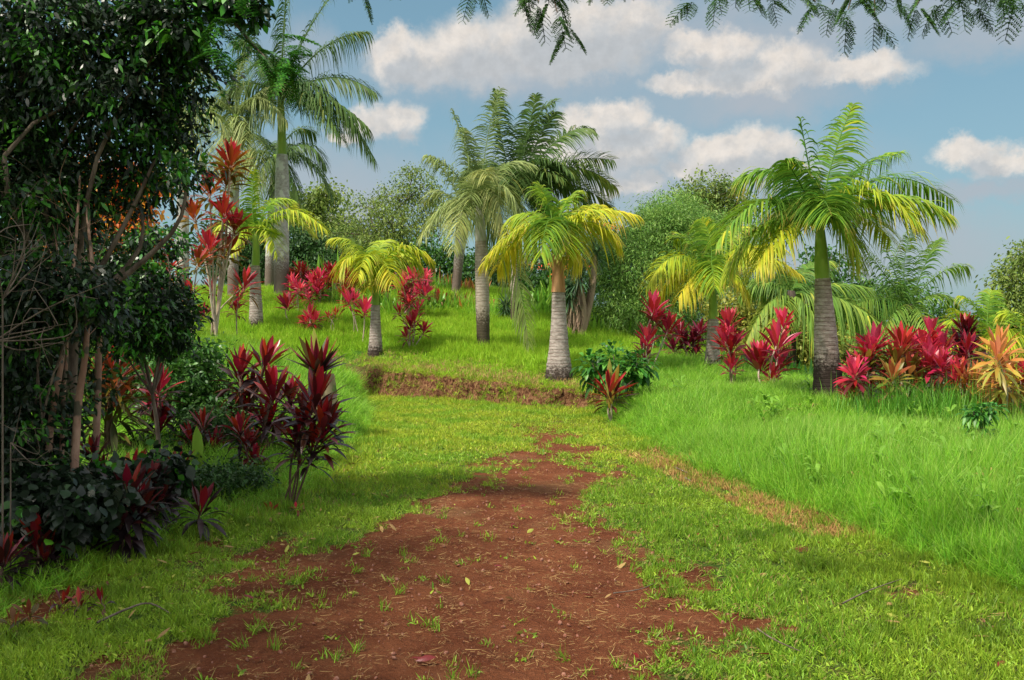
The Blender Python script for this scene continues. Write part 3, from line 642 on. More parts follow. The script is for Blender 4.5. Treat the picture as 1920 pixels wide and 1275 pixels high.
palm('yellow green palm with pale ringed trunk between crimson ti plants at right', 18.8,
     [(1336,694,36),(1336,670,28),(1337,640,24),(1337,598,19)], [(1337,600,17),(1337,570,16),(1335,530,11),(1333,515,9)], (1333,520),
     [(1340,440,1315,412,.5,.25),(1265,430,1212,540,-.3,.6),(1280,450,1235,560,.5,.75),(1310,480,1272,560,-.6,.88),(1390,430,1500,515,.2,.82),(1385,420,1450,500,-.7,.7),
      (1350,420,1408,425,.8,.35),(1370,480,1400,560,-.3,.7),(1330,450,1340,540,-1.2,.3),(1300,430,1262,450,.9,.35),(1400,440,1470,470,.9,.75)],
     'trunk_ring', 'shaft', 'frond', 'king palms of the garden', .64, .042, 46, .65, 2)
palm('short palm with bright lemon fronds and slender green shaft on the mound', 21,
     [(703,664,33),(704,645,25),(704,610,20),(704,572,16)], [(704,574,14),(704,550,13),(703,525,10),(702,508,9)], (702,510),
     [(675,440,622,448,.5,.55),(655,450,640,510,-.4,.62),(690,440,672,520,-1.0,.62),(750,430,808,488,-.3,.6),(745,450,785,492,.5,.6),(705,440,735,455,.9,.5),
      (720,460,735,530,-.9,.65),(670,450,650,475,1.0,.6),(690,470,690,540,-.5,.62)],
     'trunk_ring', 'shaft', 'frond', 'king palms of the garden', .58, .045, 40, .6, 2)
palm('lime fronded palm with upright new leaf beside the tall rusty ti plants', 24,
     [(480,600,29),(480,580,24),(479,545,21),(479,498,16)], [(479,500,15),(480,480,15),(480,455,12),(479,440,10)], (479,442),
     [(468,380,478,318,.2,.30),(530,350,612,432,-.2,.55),(530,370,590,440,.6,.5),(440,380,400,440,-.2,.5),(450,410,432,475,-.6,.55),(500,400,520,480,-.8,.5),(500,350,550,380,.8,.4),
      (440,360,410,400,.8,.4)],
     'trunk_ring', 'shaft', 'frond', 'king palms of the garden', .62, .05, 40, .5, 2)
palm('tall silvery palm with brown banded trunk in the middle of the mound', 21.5,
     [(906,658,23),(906,640,24),(905,580,26),(903,500,25),(902,450,22)], [(902,452,23),(900,420,19),(899,385,12)], (899,395),
     [(880,290,848,205,.4,.15),(905,260,938,165,.9,.05),(850,300,800,292,-.3,.25),(850,340,800,430,-.5,.35),(930,300,945,440,-.9,.7),(880,320,860,430,-1.1,.45),(930,280,1000,310,.5,.2),
      (900,290,915,330,-1.5,.6),(940,290,985,420,-.4,.4),(965,430,992,648,-1.2,.25,1.5,1.45),(870,260,870,240,1.0,.1)],
     'trunk_mid', 'shaft_silver', 'frond_silver', 'silver leaved palms', .72, .036, 50, .6, 4)
palm('slender trunked palm with broad dark green crown behind the silvery palm', 26,
     [(965,616,16),(965,560,15),(964,480,15),(968,400,13)], [(968,402,14),(970,360,9)], (970,365),
     [(990,240,1005,178,.5,.2),(1040,230,1108,242,.2,.22),(1060,270,1155,350,-.4,.5),(1050,300,1120,405,.5,.35),(930,250,930,170,.5,.1),(1020,270,1075,330,-1,.2),(910,280,870,330,0,.2),
      (1010,330,1050,450,-.8,.35),(920,330,900,450,.4,.4),(1010,240,1040,210,1.0,.15),(960,280,985,420,-1.2,.3),(1040,280,1150,300,.8,.3),(1000,300,1060,340,-1.0,.3),(930,280,940,350,-.8,.2),(1060,310,1150,390,0,.55),(980,220,1040,190,.8,.2)],
     'trunk_mid', 'shaft', 'frond_dark', None, .95, .05, 60, .55, 6)
palm('pale grey palm leaning slightly left behind the mound crest', 31,
     [(854,556,16),(857,520,17),(862,470,19),(865,445,22)], [(865,447,22),(867,425,26),(869,400,15)], (869,405),
     [(825,360,787,448,-.3,.5),(850,320,808,300,.4,.3),(910,350,945,430,-.3,.5),(830,330,795,380,.8,.4),(880,310,905,300,.5,.3),(860,370,850,470,-1,.5),(900,380,915,470,.5,.5)],
     'trunk_grey', 'shaft_silver', 'frond_silver', 'silver leaved palms', .8, .055, 38, .55, 3)
palm('giant palm with lichen spotted thick trunk rising out of frame on the left', 31,
     [(527,546,27),(528,480,28),(528,420,28),(529,340,26),(529,290,20)], [(529,292,19),(528,240,15),(526,180,11)], (526,185),
     [(590,90,702,300,-.4,.15),(620,110,705,175,.3,.12),(600,60,690,60,.5,.1),(560,60,640,-30,.8,.1),(500,60,440,80,.3,.1),(470,120,400,200,-.3,.15),(530,60,540,-60,.2,.1),
      (580,140,640,260,-1.4,.2),(500,120,455,260,-1.2,.2),(470,60,420,0,1.0,.1),(600,150,690,240,-1.0,.15)],
     'trunk_grey', 'shaft', 'frond_dark', 'giant grey trunked palms', 1.15, .055, 62, .75, 3, thick=.04)
palm('dark arching palm crown just behind the giant lichen spotted trunk', 35,
     [(505,545,18),(508,450,18),(515,330,16)], [(515,332,15),(518,290,10)], (518,295),
     [(580,260,625,375,-.4,.2),(580,240,610,310,.4,.2),(470,250,420,370,-.4,.3),(540,290,570,400,-1.2,.3),(490,280,470,400,-1,.3),(550,220,590,250,.8,.2),(480,230,440,260,.6,.2),(520,300,530,390,-1,.4)],
     'trunk_grey', 'shaft', 'frond_dark', 'giant grey trunked palms', .95, .055, 46, .75, 2, thick=.035)
palm('grey trunked palm left of the lime fronded palm behind rusty ti leaves', 30,
     [(437,548,20),(437,450,20),(440,320,18),(441,260,14)], [(441,262,13),(442,215,9)], (442,220),
     [(480,140,540,230,-.4,.4),(400,150,350,220,-.4,.4),(440,140,460,100,.4,.3),(470,200,490,340,-.8,.5),(420,200,400,330,-.8,.5),(490,160,530,160,.6,.4),(440,220,445,340,-1.2,.5),(400,140,370,120,.5,.4)],
     'trunk_grey', 'shaft', 'frond_silver', 'giant grey trunked palms', .95, .05, 46, .75, 2, thick=.035)
palm('grey trunked palm glimpsed through the dark foliage at left', 27,
     [(341,550,26),(342,480,24),(343,380,22),(344,280,18)], [(344,282,16),(344,230,10)], (344,235),
     [(380,170,430,250,-.3,.4),(310,170,260,250,-.3,.4),(350,150,380,130,.4,.3),(330,210,320,330,-.8,.6),(370,210,390,330,-.8,.6)],
     'trunk_grey', 'shaft', 'frond_silver', 'giant grey trunked palms', .9, .05, 40, .75, 2, thick=.035)
palm('coconut like palm with dark trunk and long drooping fronds behind the stained palm', 22,
     [(1485,716,19),(1484,680,19),(1482,630,20),(1482,590,24)], [(1482,592,26),(1483,560,20),(1484,545,12)], (1484,552),
     [(1440,515,1395,548,.3,.2),(1440,540,1400,640,-.3,.5),(1560,530,1655,610,-.5,.35),(1540,520,1630,540,.5,.2),(1520,560,1560,660,-.8,.5),(1460,560,1445,650,-.9,.6),(1500,490,1560,490,.6,.15),
      (1590,540,1640,650,.4,.3),(1470,490,1430,480,.5,.2)],
     'trunk_dark', 'trunk_dark', 'frond_green', 'coconut like palms at the back right', .75, .045, 46, .85, 2)
palm('coconut like palm with upright and arching fronds against the sky at right', 25,
     [(1700,722,18),(1702,660,17),(1704,600,17)], [(1704,602,18),(1705,570,12)], (1705,575),
     [(1680,500,1715,415,.3,.1),(1650,500,1600,440,.3,.2),(1760,490,1815,500,-.3,.3),(1760,530,1800,575,.4,.3),(1650,540,1590,580,-.3,.2),(1740,470,1760,450,.6,.1),(1660,470,1640,400,-.3,.1),
      (1720,560,1745,640,-.9,.4),(1670,560,1650,650,-.7,.3)],
     'trunk_dark', 'trunk_dark', 'frond_green', 'coconut like palms at the back right', .8, .045, 44, .7, 2, rag=.2)
palm('low yellow green palm fan behind the dark red ti plants at right', 20,
     [(1850,735,14),(1850,680,14),(1850,655,12)], None, (1850,655),
     [(1810,580,1770,605,.3,.4),(1800,620,1765,650,-.3,.65),(1840,560,1800,555,.4,.3),(1870,570,1900,590,.2,.35),(1880,620,1920,650,-.3,.5),(1850,560,1860,545,.7,.25),(1830,600,1790,580,-.6,.4)],
     'trunk_dark', 'shaft', 'frond', None, .55, .04, 34, .5, 2)
palm('pale yellow fronded palm at the right edge of the garden', 17,
     [(1935,760,14),(1930,700,14),(1925,650,12)], None, (1925,650),
     [(1890,590,1850,640,-.3,.6),(1900,600,1860,680,-.6,.7),(1910,570,1880,590,.3,.5),(1950,580,1990,630,.2,.5),(1920,620,1900,720,-.8,.7)],
     'trunk_dark', 'shaft', 'frond', None, .5, .035, 34, .7, 1)

# ------------------------------------------------------------------ ti plants
def rosette(mb, c, ax, n, L, Wd, col, spread=1.0, droop=.35):
    """leaves spiralling down the top of a stem; col = leafy length of the stem"""
    ax = nrm(np.asarray(ax, float)); k = np.arange(n); u = k / max(n - 1, 1)
    a = k * 2.39996 + rng.random() * 6; b1 = nrm(np.cross(ax, [0.3, .2, 1.]) + 1e-3); b2 = np.cross(ax, b1)
    out = b1 * np.cos(a)[:, None] + b2 * np.sin(a)[:, None]
    P = c - ax * (u * col * .75)[:, None] + out * .012
    th = (.12 + (1.28 * spread) * u ** .75 + rng.normal(0, .13, n))
    D = ax * np.cos(th)[:, None] + out * np.sin(th)[:, None]
    S = np.cross(D, ax) + 1e-4; S = nrm(S) + rng.normal(0, .18, (n, 3))
    ll = L * (.55 + .45 * np.sin(np.pi * np.clip(.15 + u * .8, 0, 1))) * (.9 + .2 * rng.random(n))
    blades(mb, P, D, S, ll, Wd * .84 * (.75 + .4 * rng.random(n)), droop * (.1 + 1.0 * u) * (.6 + .8 * rng.random(n)), [.14, .20, .66, 1, .95, .6, .05], fold=.30,
           r=rng.random(n), c=np.clip(u * 1.0 + rng.normal(0, .12, n), 0, 1))
def ti(label, D, base, heads, mat, group=None, L=.40, Wd=.085, n=20, col=.22, spread=1.0, droop=.42, stem='ti_stem', sr=.014, name='ti_plant', sink=0):
    b = PG(base, D); root = empty(name, b, label, 'ti plant', group)
    if mat == 'maroon' and D < 7.5: mat = 'black_maroon'
    if group == G1 and D >= 27 or group == G4:
        heads = list(heads) + [(h[0] + rng.normal(0, 13), h[1] + abs(rng.normal(8, 14)), (h[2] if len(h) > 2 else 1) * .85, rng.normal(0, .4)) + tuple(h[4:5]) for h in heads[:3]]
    for hd in heads:
        hx, hy = hd[:2]; s = hd[2] if len(hd) > 2 else 1.0; dd = hd[3] if len(hd) > 3 else rng.normal(0, .12)
        c = W(hx, hy + 8, D + dd); ax = c - b; ax = nrm(ax * np.array([.5, .5, 1]) + np.array([rng.normal(0, .06), rng.normal(0, .06), .25]))
        p1 = b + (c - b) * .5 + np.array([rng.normal(0, .05), rng.normal(0, .05), 0]) + np.array([(c[0] - b[0]) * -.15, 0, 0])
        bb = b + np.array([rng.normal(0, .04), rng.normal(0, .04), -.05])
        mb = MB(); tube(mb, crv([bb, p1, c], 12), np.linspace(sr * 1.25, sr * .8, 12) * s, 7, bump=.08); mb.build('stem', M[stem], root)
        mt = hd[4] if len(hd) > 4 else mat
        mb = MB(); rosette(mb, c, ax, int(n * 1.5 * (hd[5] if len(hd) > 5 else 1)), L * 1.06 * s, Wd * s, col * s, spread, droop); mb.build('leaf_head', M[mt], root)
    return root
G1, G2, G3, G4 = 'crimson ti plants on the mound', 'crimson ti plants right of the track', 'dark maroon ti plants in the left shade', 'mixed ti plants in the right bed'
# tall rusty group on the left
ti('very tall many stemmed ti plant with rust and red heads at left', 17.5, 405, [(432,296,1.15,0,'rust',1.4),(424,330,1.0,.3,'rust'),(393,350,1.0,-.2,'rust'),(420,392,1.0,-.3,'scarlet'),(364,396,.9,.2,'rust'),
    (440,418,1.0,0,'scarlet'),(393,458,1.05,-.3,'scarlet'),(428,462,.9,.3,'rust')], 'rust', None, .52, .105, 24, .30, 1.05, .4, 'ti_stem', .020)
ti('rust and green ti plant with slim stem poking past the dark bush', 15, 362, [(352,548,1.0,0,'rust'),(372,480,.9,0,'rust')], 'rust', None, .42, .09, 22, .25, 1.05, .4)
ti('leaning ti plant with pinkish maroon head beside the lime palm trunk', 18.5, 392, [(458,528,1.1,0,'scarlet')], 'scarlet', None, .5, .10, 22, .3, 1.0, .5)
ti('bright pink ti plant under the very tall rusty one', 20, 400, [(398,533,.9),(382,580,.85)], 'pink', None, .42, .09, 18)
ti('bright pink ti plant with two heads between leaning stems', 21, 445, [(446,552,.9),(443,572,.95)], 'pink', None, .42, .09, 18)
ti('pinkish rust ti plant half hidden behind left foliage', 16, 322, [(316,495,1.0),(300,540,.8)], 'scarlet', None, .42, .09, 20)
# mound
ti('upright crimson ti plant standing alone on a thin stem right of the giant trunk', 25, 546, [(538,565,1.1)], 'pink', G1, .45, .10, 16, .2, .75, .2)
ti('crimson ti plant with thin stem just behind the alone standing one', 27, 558, [(556,535,1.1),(548,520,.9)], 'pink', G1, .45, .10, 18)
ti('squat scarlet ti plant low in the grass above the bromeliad', 24, 584, [(581,586,1.2),(590,592,.9),(574,596,.8)], 'pink', G1, .42, .09, 18, .22, 1.1)
ti('tall crimson ti plant with three stacked heads left on the mound', 28, 598, [(594,540,1.2),(598,515,1.1),(586,522,1.0)], 'pink', G1, .48, .10, 20)
ti('dark scarlet ti plant at the left end of the crest row', 31, 570, [(568,508,1.2),(562,500,1.0),(575,518,1.0)], 'scarlet', G1, .5, .10, 20)
ti('scarlet ti plant with pointed head in the middle of the crest row', 30, 622, [(620,505,1.2),(632,515,1.0),(612,520,1.0)], 'scarlet', G1, .5, .10, 20)
ti('rusty ti plant left of the lemon palm crown on the crest', 29, 645, [(645,522,1.1),(652,510,1.0)], 'rust', G1, .48, .10, 20)
ti('rust brown ti plant touching the left of the lemon palm fronds', 28, 672, [(672,530,1.2),(665,518,1.0)], 'rust', G1, .48, .10, 20)
ti('crimson ti plant with wide head left of the short lemon palm trunk', 24, 668, [(655,558,1.1),(664,552,.9)], 'pink', G1, .45, .095, 18)
ti('crimson ti plant nearest the left side of the lemon palm trunk', 23, 680, [(684,575,1.15)], 'pink', G1, .48, .10, 18, .2, .85)
ti('tiny orange red ti plant with two small tufts in the mound grass', 24, 624, [(617,585,.7),(630,580,.8)], 'scarlet', G1, .36, .07, 14)
ti('rusty ti plant seen right behind the lemon palm shaft', 29, 725, [(728,515,1.1),(722,530,.9)], 'rust', G1, .48, .10, 18)
ti('big magenta ti plant right of the short lemon palm', 27, 762, [(776,512,1.2),(756,525,1.15),(760,545,.9)], 'pink', G1, .50, .105, 22)
ti('magenta ti plant with low spreading head behind the big one', 29, 790, [(789,535,1.1),(798,512,.9)], 'pink', G1, .48, .10, 20)
ti('many headed crimson ti plant right of the lemon palm trunk base', 21.5, 772, [(770,603,1.1),(795,612,.9),(749,578,.75),(783,572,.75),(762,622,.8),(778,592,.9)], 'pink', G1, .42, .09, 17, .22, .95)
ti('small orange ti plant at the right end of the crest planting', 30, 826, [(824,548,.9),(836,552,.7)], 'rust', G1, .42, .08, 16)
# right group
ti('crimson ti plant with three stacked heads at the mound foot', 18, 1214, [(1226,572,1.15),(1214,628,1.05),(1254,607,1.0),(1208,655,.85),(1232,590,.8)], 'pink', G2, .44, .10, 19, .28, .85, .25)
ti('dark wine ti plant low behind the pale ringed palm', 21, 1290, [(1275,620,1.1),(1300,630,1.1),(1285,640,1.1),(1312,615,.9),(1262,645,.9),(1305,655,.8)], 'purple', G2, .45, .095, 20)
ti('crimson ti plant with two tiers standing just right of the pale ringed palm', 16.5, 1370, [(1366,600,.95),(1370,640,1.15),(1372,678,.8),(1358,630,.9)], 'pink', G2, .44, .10, 19, .26, .9, .25)
ti('short upright cup shaped crimson ti plant on a single thin stem', 16, 1436, [(1425,672,1.25)], 'pink', G2, .44, .105, 18, .22, .6, .1)
ti('tall crimson ti plant with a flaring top head left of the stained palm', 16, 1457, [(1468,598,.9),(1458,636,1.25),(1464,672,.9),(1447,698,.8)], 'pink', G2, .44, .10, 19, .3, .85, .25)
# front ti near the bank end
ti('ti plant with yellow and orange upright leaves in front of the glossy bush', 14, 1143, [(1143,730,1.0,0,'scarlet'),(1146,738,1.05,.05,'maroon',.6)], 'scarlet', None, .50, .065, 24, .16, 1.05, .30, 'ti_stem', .016)
# right bed
ti('crimson and green ti plant closest to the stained palm trunk', 13.2, 1625, [(1640,640,1.1,0,'pink'),(1608,690,1.0,0,'pink'),(1625,672,1.0,-.1,'mixed'),(1598,735,.9,.1,'pink'),(1620,705,1.0,0,'scarlet')], 'pink', G4, .42, .09, 20)
ti('ti plant with arching green lower leaves and red top in the right bed', 13, 1690, [(1690,640,1.1,0,'scarlet'),(1680,670,1.1,0,'mixed'),(1705,690,1.1,-.1,'mixed'),(1660,725,.9,.1,'pink')], 'mixed', G4, .42, .085, 20)
ti('brightest crimson ti plant with a wide head in the right bed centre', 13.4, 1755, [(1748,672,1.25,-.1,'pink'),(1735,645,1.0,0,'pink'),(1765,650,1.05,.1,'pink'),(1745,618,.9,.2,'pink')], 'pink', G4, .42, .095, 20)
ti('tall dark red ti plant rising above the right bed', 14.5, 1806, [(1806,612,1.0,0,'maroon'),(1802,642,1.1,0,'pink'),(1814,655,1.0,0,'purple')], 'purple', G4, .42, .08, 22)
ti('orange red ti plant with slim leaves right of the centre of the bed', 12.6, 1815, [(1812,710,1.0,0,'gold'),(1800,690,.9,0,'scarlet'),(1830,700,.9,0,'gold')], 'gold', G4, .40, .055, 22, .25, 1.0, .5)
ti('tall golden ti plant with striped stem near the right edge', 12, 1885, [(1872,650,1.15,0,'gold'),(1880,700,1.2,0,'gold'),(1884,760,1.0,0,'gold')], 'gold', G4, .42, .07, 22, .25, 1.15, .5)
ti('red ti plant low at the right edge below the golden one', 12.5, 1915, [(1915,700,1.0,0,'scarlet'),(1910,790,.9,0,'scarlet'),(1925,745,.9,0,'gold')], 'scarlet', G4, .4, .08, 20)
ti('small pinkish gold ti plant low in the grass of the right bed', 12.8, 1838, [(1838,745,.9,0,'gold'),(1850,720,.8,.2,'gold')], 'gold', G4, .38, .055, 20)
ti('deep red ti plant at the back of the right bed', 15.5, 1720, [(1716,650,1.0,0,'pink'),(1775,690,1.0,0,'scarlet'),(1660,700,1.0,0,'purple')], 'pink', G4, .42, .09, 20)
# dark ones in left shade
ti('dark maroon ti plant with twin spiky heads behind the mossy stump', 10.6, 455, [(452,690,1.0,0),(498,672,1.05,-.1),(470,730,1.0,.2),(455,760,.9,.1)], 'maroon', G3, .42, .08, 30, .35, 1.15, .5, 'ti_stem_dark', .02)
ti('dark maroon ti plant between the twin headed one and the foremost', 9.6, 505, [(512,735,1.15,0),(500,790,1.0,.1),(545,740,.9,.2)], 'maroon', G3, .42, .08, 30, .35, 1.15, .5, 'ti_stem_dark', .02)
ti('foremost large maroon and red ti plant on two thin stems by the track', 7.75, 545, [(592,745,1.15,-.05,'maroon',1.0),(570,785,1.05,.1,'maroon',1.1),(606,792,1.05,-.1,'maroon',1.0),(556,820,.9,0,'maroon',.7),(588,828,.9,-.05,'maroon',.7)], 'maroon', G3, .36, .062, 30, .28, 1.0, .42, 'ti_stem_dark', .008)
ti('black maroon ti plant with broad folded leaves at lower left', 6.2, 226, [(240,925,1.0,0),(262,950,.9,.1),(225,975,.9,-.1)], 'maroon', G3, .33, .065, 24, .22, 1.15, .55, 'ti_stem_dark', .010)
ti('small dark ti plant with drooping leaves below the green heliconia', 6.7, 375, [(376,950,.95,0)], 'maroon', G3, .30, .06, 16, .12, 1.2, .6, 'ti_stem_dark', .010)
ti('thin dark ti plant with one red upright leaf at lower left', 5.9, 138, [(142,985,.95,0)], 'maroon', G3, .34, .07, 13, .16, 1.0, .3, 'ti_stem_dark', .010)
ti('dark ti plant cut by the left edge of the picture', 5.3, 5, [(8,1045,.8,0),(-15,1060,.9,.1)], 'maroon', G3, .28, .05, 26, .16, 1.1, .4, 'ti_stem_dark', .011)
ti('orange and green ti plant above the black maroon one', 7.2, 215, [(222,895,1.0,0,'gold'),(250,880,.9,.2,'rust')], 'gold', None, .30, .06, 18, .15, 1.0, .4, 'ti_stem_dark', .010)
ti('dark ti plant with short red tipped head in the left thicket', 9.8, 290, [(298,720,1.0,0),(292,760,1.0,.1),(300,790,.9,0)], 'maroon', G3, .36, .075, 26, .3, 1.15, .5, 'ti_stem_dark', .016)
ti('large bronze green spiky ti plant behind the pinkish trunks', 9.2, 205, [(208,720,1.3,0),(200,770,1.4,.1),(215,690,1.0,0,'rust')], 'bronze', None, .48, .06, 34, .35, 1.15, .55, 'ti_stem_dark', .016)
ti('tiny scarlet ti sprout in the grass under the foremost maroon plant', 7.5, 512, [(510,955,.8,0,'scarlet')], 'scarlet', None, .17, .05, 8, .04, .9, .3, 'ti_stem_dark', .006)
ti('tiny red ti sprout with one hanging leaf beside the two thin stems', 7.4, 560, [(557,945,.6,0,'scarlet')], 'scarlet', None, .16, .05, 4, .04, 1.3, .8, 'ti_stem_dark', .005)
for lab, px, py, D in (('wilting brown red sprout leftmost of three in the lower left grass', 120, 1160, 4.95), ('wilting brown red sprout in the middle of three in the lower left grass', 150, 1165, 4.9),
                       ('wilting red sprout rightmost of three in the lower left grass', 190, 1160, 4.95), ('small brown sprout by the lower left picture edge', 25, 1200, 4.6), ('small brown sprout just above the lower left corner grass', 55, 1185, 4.65)):
    ti(lab, D, px, [(px, py - 38, .8, 0, 'bronze' if 'brown sprout' in lab else 'maroon')], 'maroon', 'wilting ti sprouts at lower left', .16, .04, 6, .05, .9, .6, 'ti_stem_dark', .004)

ti('slim dark ti plant rising between the pinkish stems and the broad folded one', 7.4, 170, [(175,850,.9,0),(190,880,.8,.1)], 'maroon', G3, .32, .05, 24, .2, 1.1, .6, 'ti_stem_dark', .009)
ti('dark ti plant in the thicket right of the short red tipped head', 9.4, 385, [(380,790,.9,0),(400,830,.9,0),(360,820,.9,0)], 'maroon', G3, .32, .05, 24, .2, 1.1, .6, 'ti_stem_dark', .011)
ti('second black maroon ti plant tucked behind the broad folded one', 6.9, 285, [(285,905,.9,0),(300,930,.9,0)], 'maroon', G3, .30, .06, 24, .2, 1.1, .6, 'ti_stem_dark', .009)
ti('dark ti plant between the left edge one and the thin red leaved one', 5.6, 70, [(70,1010,.9,0),(85,1040,.8,0)], 'maroon', G3, .28, .06, 20, .16, 1.1, .5, 'ti_stem_dark', .009)
ti('dark leafy ti plant left of the small drooping one under the hedge', 7.8, 330, [(335,870,.9,0),(320,900,.9,0)], 'bronze', G3, .30, .055, 22, .2, 1.1, .6, 'ti_stem_dark', .009)
ti('dark ti plant in the shade just left of the foremost maroon plant', 8.8, 470, [(465,830,.9,0),(480,860,.9,0),(450,800,.9,0)], 'maroon', G3, .30, .06, 26, .2, 1.1, .6, 'ti_stem_dark', .010)
# leaves of distinct plants
def upright_leaves(name, label, cat, D, base, leaves, mat, L=None, fold=.3, droop=.15, z0=0, prof=(.5, .8, 1, .95, .7, .05), stuffroot=None):
    b = PG(base, D); b = b + np.array([0, 0, z0]); root = empty(name, b, label, cat)
    for (tx, ty, dd, w, mt) in leaves:
        tip = W(tx, ty, D + dd); v = tip - b; LL = np.linalg.norm(v); mb = MB()
        S = np.cross(v, [0, 1, 0.2]); blades(mb, b[None], v + np.array([0, 0, droop * LL]), S[None], LL * (1 + droop * .3), w, droop, list(prof), fold=fold, c=rng.random(), r=rng.random())
        mb.build('leaf', M[mt or mat], root)
    return root
# gold leaves standing in the front ti
upright_leaves('young_ti_shoot', 'two tall yellow and orange leaves standing up from the ti before the glossy bush', 'ti shoot', 13.95, 1143,
    [(1143,655,.05,.10,'tree_yellow'),(1163,668,-.05,.10,'gold'),(1150,690,.0,.06,'scarlet')], 'gold', z0=.25)
# bromeliad on the stump
def stump_and_bromeliad():
    D = 12; b = PG(607, D); root = empty('tree_stump', b, 'mossy cut tree stump with a bromeliad growing on top', 'tree stump')
    top = W(604, 703, D); mb = MB(); tube(mb, crv([b + np.array([0, 0, -.1]), (b + top) / 2 + np.array([.02, 0, 0]), top], 14), np.linspace(.19, .155, 14), 18, cap=True, bump=.10); mb.build('trunk', M['stump'], root)
    r2 = empty('bromeliad', top, 'large maroon bromeliad rosette sitting on the mossy stump', 'bromeliad')
    mb = MB(); c = top + np.array([-.06, 0, .02]); n = 30; k = np.arange(n); a = k * 2.4; u = k / n
    th = .25 + .85 * u; D_ = np.c_[np.cos(a) * np.sin(th), np.sin(a) * np.sin(th), np.cos(th)]; S = np.c_[-np.sin(a), np.cos(a), np.zeros(n)]
    blades(mb, c + D_ * .03, D_, S, .46 + .12 * rng.random(n), .085, .22 * u, [.9, 1, .95, .9, .75, .4, .05], fold=.45, c=np.clip(.15 + .5 * u + rng.normal(0, .15, n), 0, 1)); mb.build('leaf_rosette', M['maroon'], r2)
    for (tx, ty, dd, w, mt) in ((560, 628, .0, .09, 'bronze'), (588, 612, .1, .11, 'tree_yellow'), (612, 632, .1, .08, 'grey_tree')):
        mb = MB(); v = W(tx, ty, D + dd) - c; blades(mb, c[None], v, np.cross(v, [0, 1, .1])[None], np.linalg.norm(v), w, .02, [.9, 1, 1, .95, .6, .05], fold=.3, c=.6, r=.5); mb.build('leaf', M[mt], r2)
stump_and_bromeliad()
# green heliconia leaf plant in left shade
upright_leaves('heliconia', 'single bright green paddle leaf standing up in the left thicket', 'heliconia', 8, 372, [(368,785,0,.10,'strap'),(372,838,-.1,.09,'strap'),(430,905,-.15,.05,'strap'),(415,850,.1,.07,'strap'),(345,880,0,.06,'bush_glossy'),(395,880,0,.06,'bush_glossy')], 'strap', prof=(.06, .08, .12, .9, 1, .8, .05), droop=.1)

# ------------------------------------------------------------------ trees and bushes
def crown_mesh(mb, lumps, n, leaf, ratio, clr, mode='round', cbias=None, hang=.3, spray=.5):
    """lumps: centre, radius (3). leaves gathered in clumps inside each lump, thicker toward the outside"""
    lumps = [(np.asarray(c, float), np.broadcast_to(np.asarray(r, float), (3,))) for c, r in lumps]
    vol = np.array([r.prod() ** (2 / 3) for c, r in lumps]); vol = vol / vol.sum(); tips = []
    for (c, r), v in zip(lumps, vol):
        m = int(n * v); per = 22; ncl = max(6, m // per)
        d = nrm(rng.normal(size=(ncl, 3))); rad = rng.random(ncl) ** .38 * (.78 + .38 * rng.random(ncl))
        cc = c + d * r * rad[:, None]; tips.append(cc[::7])
        k = rng.integers(0, ncl, m); size = clr * (.6 + .8 * rng.random(ncl))
        P = cc[k] + rng.normal(0, 1, (m, 3)) * size[k][:, None] * np.array([1, 1, .75])
        cl = rng.random(ncl); col = np.clip(cl[k] * .75 + rng.random(m) * .25, 0, 1)
        if cbias is not None: col = col ** cbias
        if mode == 'willow':
            D = d[k] * .5 + rng.normal(0, .5, (m, 3)) + np.array([0, 0, .25]); bend = .9
        elif mode == 'fine':
            D = d[k] * .7 + rng.normal(0, .5, (m, 3)) + np.array([0, 0, .1]); bend = .45
        else:
            D = d[k] * spray + rng.normal(0, .6, (m, 3)) + np.array([0, 0, -.15]); bend = hang
        S = rng.normal(0, 1, (m, 3)); S[:, 2] *= .5
        L = leaf * (.65 + .7 * rng.random(m)); blades(mb, P, D, S, L, L * ratio, bend, [.15, 1, .9, .06] if mode == 'round' else [.4, 1, .7, .05], fold=0, c=col)
    return np.concatenate(tips)
def tree(name, label, cat, base, lumps, n, leaf, ratio, mat, tmat='bark', tr=.12, clr=.25, mode='round', group=None, forks=1, cbias=None, hang=.3, twigs=True, spray=.5, join=.45):
    base = np.asarray(base, float); root = empty(name, base, label, cat, group)
    mb = MB(); tips = crown_mesh(mb, lumps, n, leaf, ratio, clr, mode, cbias, hang, spray); mb.build('crown', M[mat], root)
    cen = np.mean([np.asarray(l[0]) for l in lumps], axis=0); fork = base + (cen - base) * join
    mt = MB(); b0 = base + np.array([0, 0, -.15])
    tube(mt, crv([b0, (base + fork) / 2 + rng.normal(0, tr * .6, 3) * [1, 1, 0], fork], 12), np.linspace(tr * 1.25, tr * .8, 12), 9, bump=.12)
    for c, r in lumps:
        c = np.asarray(c, float); mid = (fork + c) / 2 + rng.normal(0, .12, 3) * np.linalg.norm(c - fork)
        tube(mt, crv([fork, mid, c], 9), np.linspace(tr * .6, tr * .15, 9), 6, bump=.1)
    if twigs:
        for tp in tips[:160]:
            j = np.argmin([np.linalg.norm(np.asarray(c) - tp) for c, r in lumps]); c = np.asarray(lumps[j][0], float)
            tube(mt, crv([c, (c + tp) / 2 + rng.normal(0, .08, 3) * np.linalg.norm(tp - c), tp], 5), np.linspace(tr * .16, tr * .05, 5), 4)
    mt.build('trunk', M[tmat], root); return root
def LP(D, *ls):
    """crown lumps from (column, row, depth offset, radius in metres or (rx, ry, rz))"""
    return [(W(x, y, D + d), r) for x, y, d, r in ls]

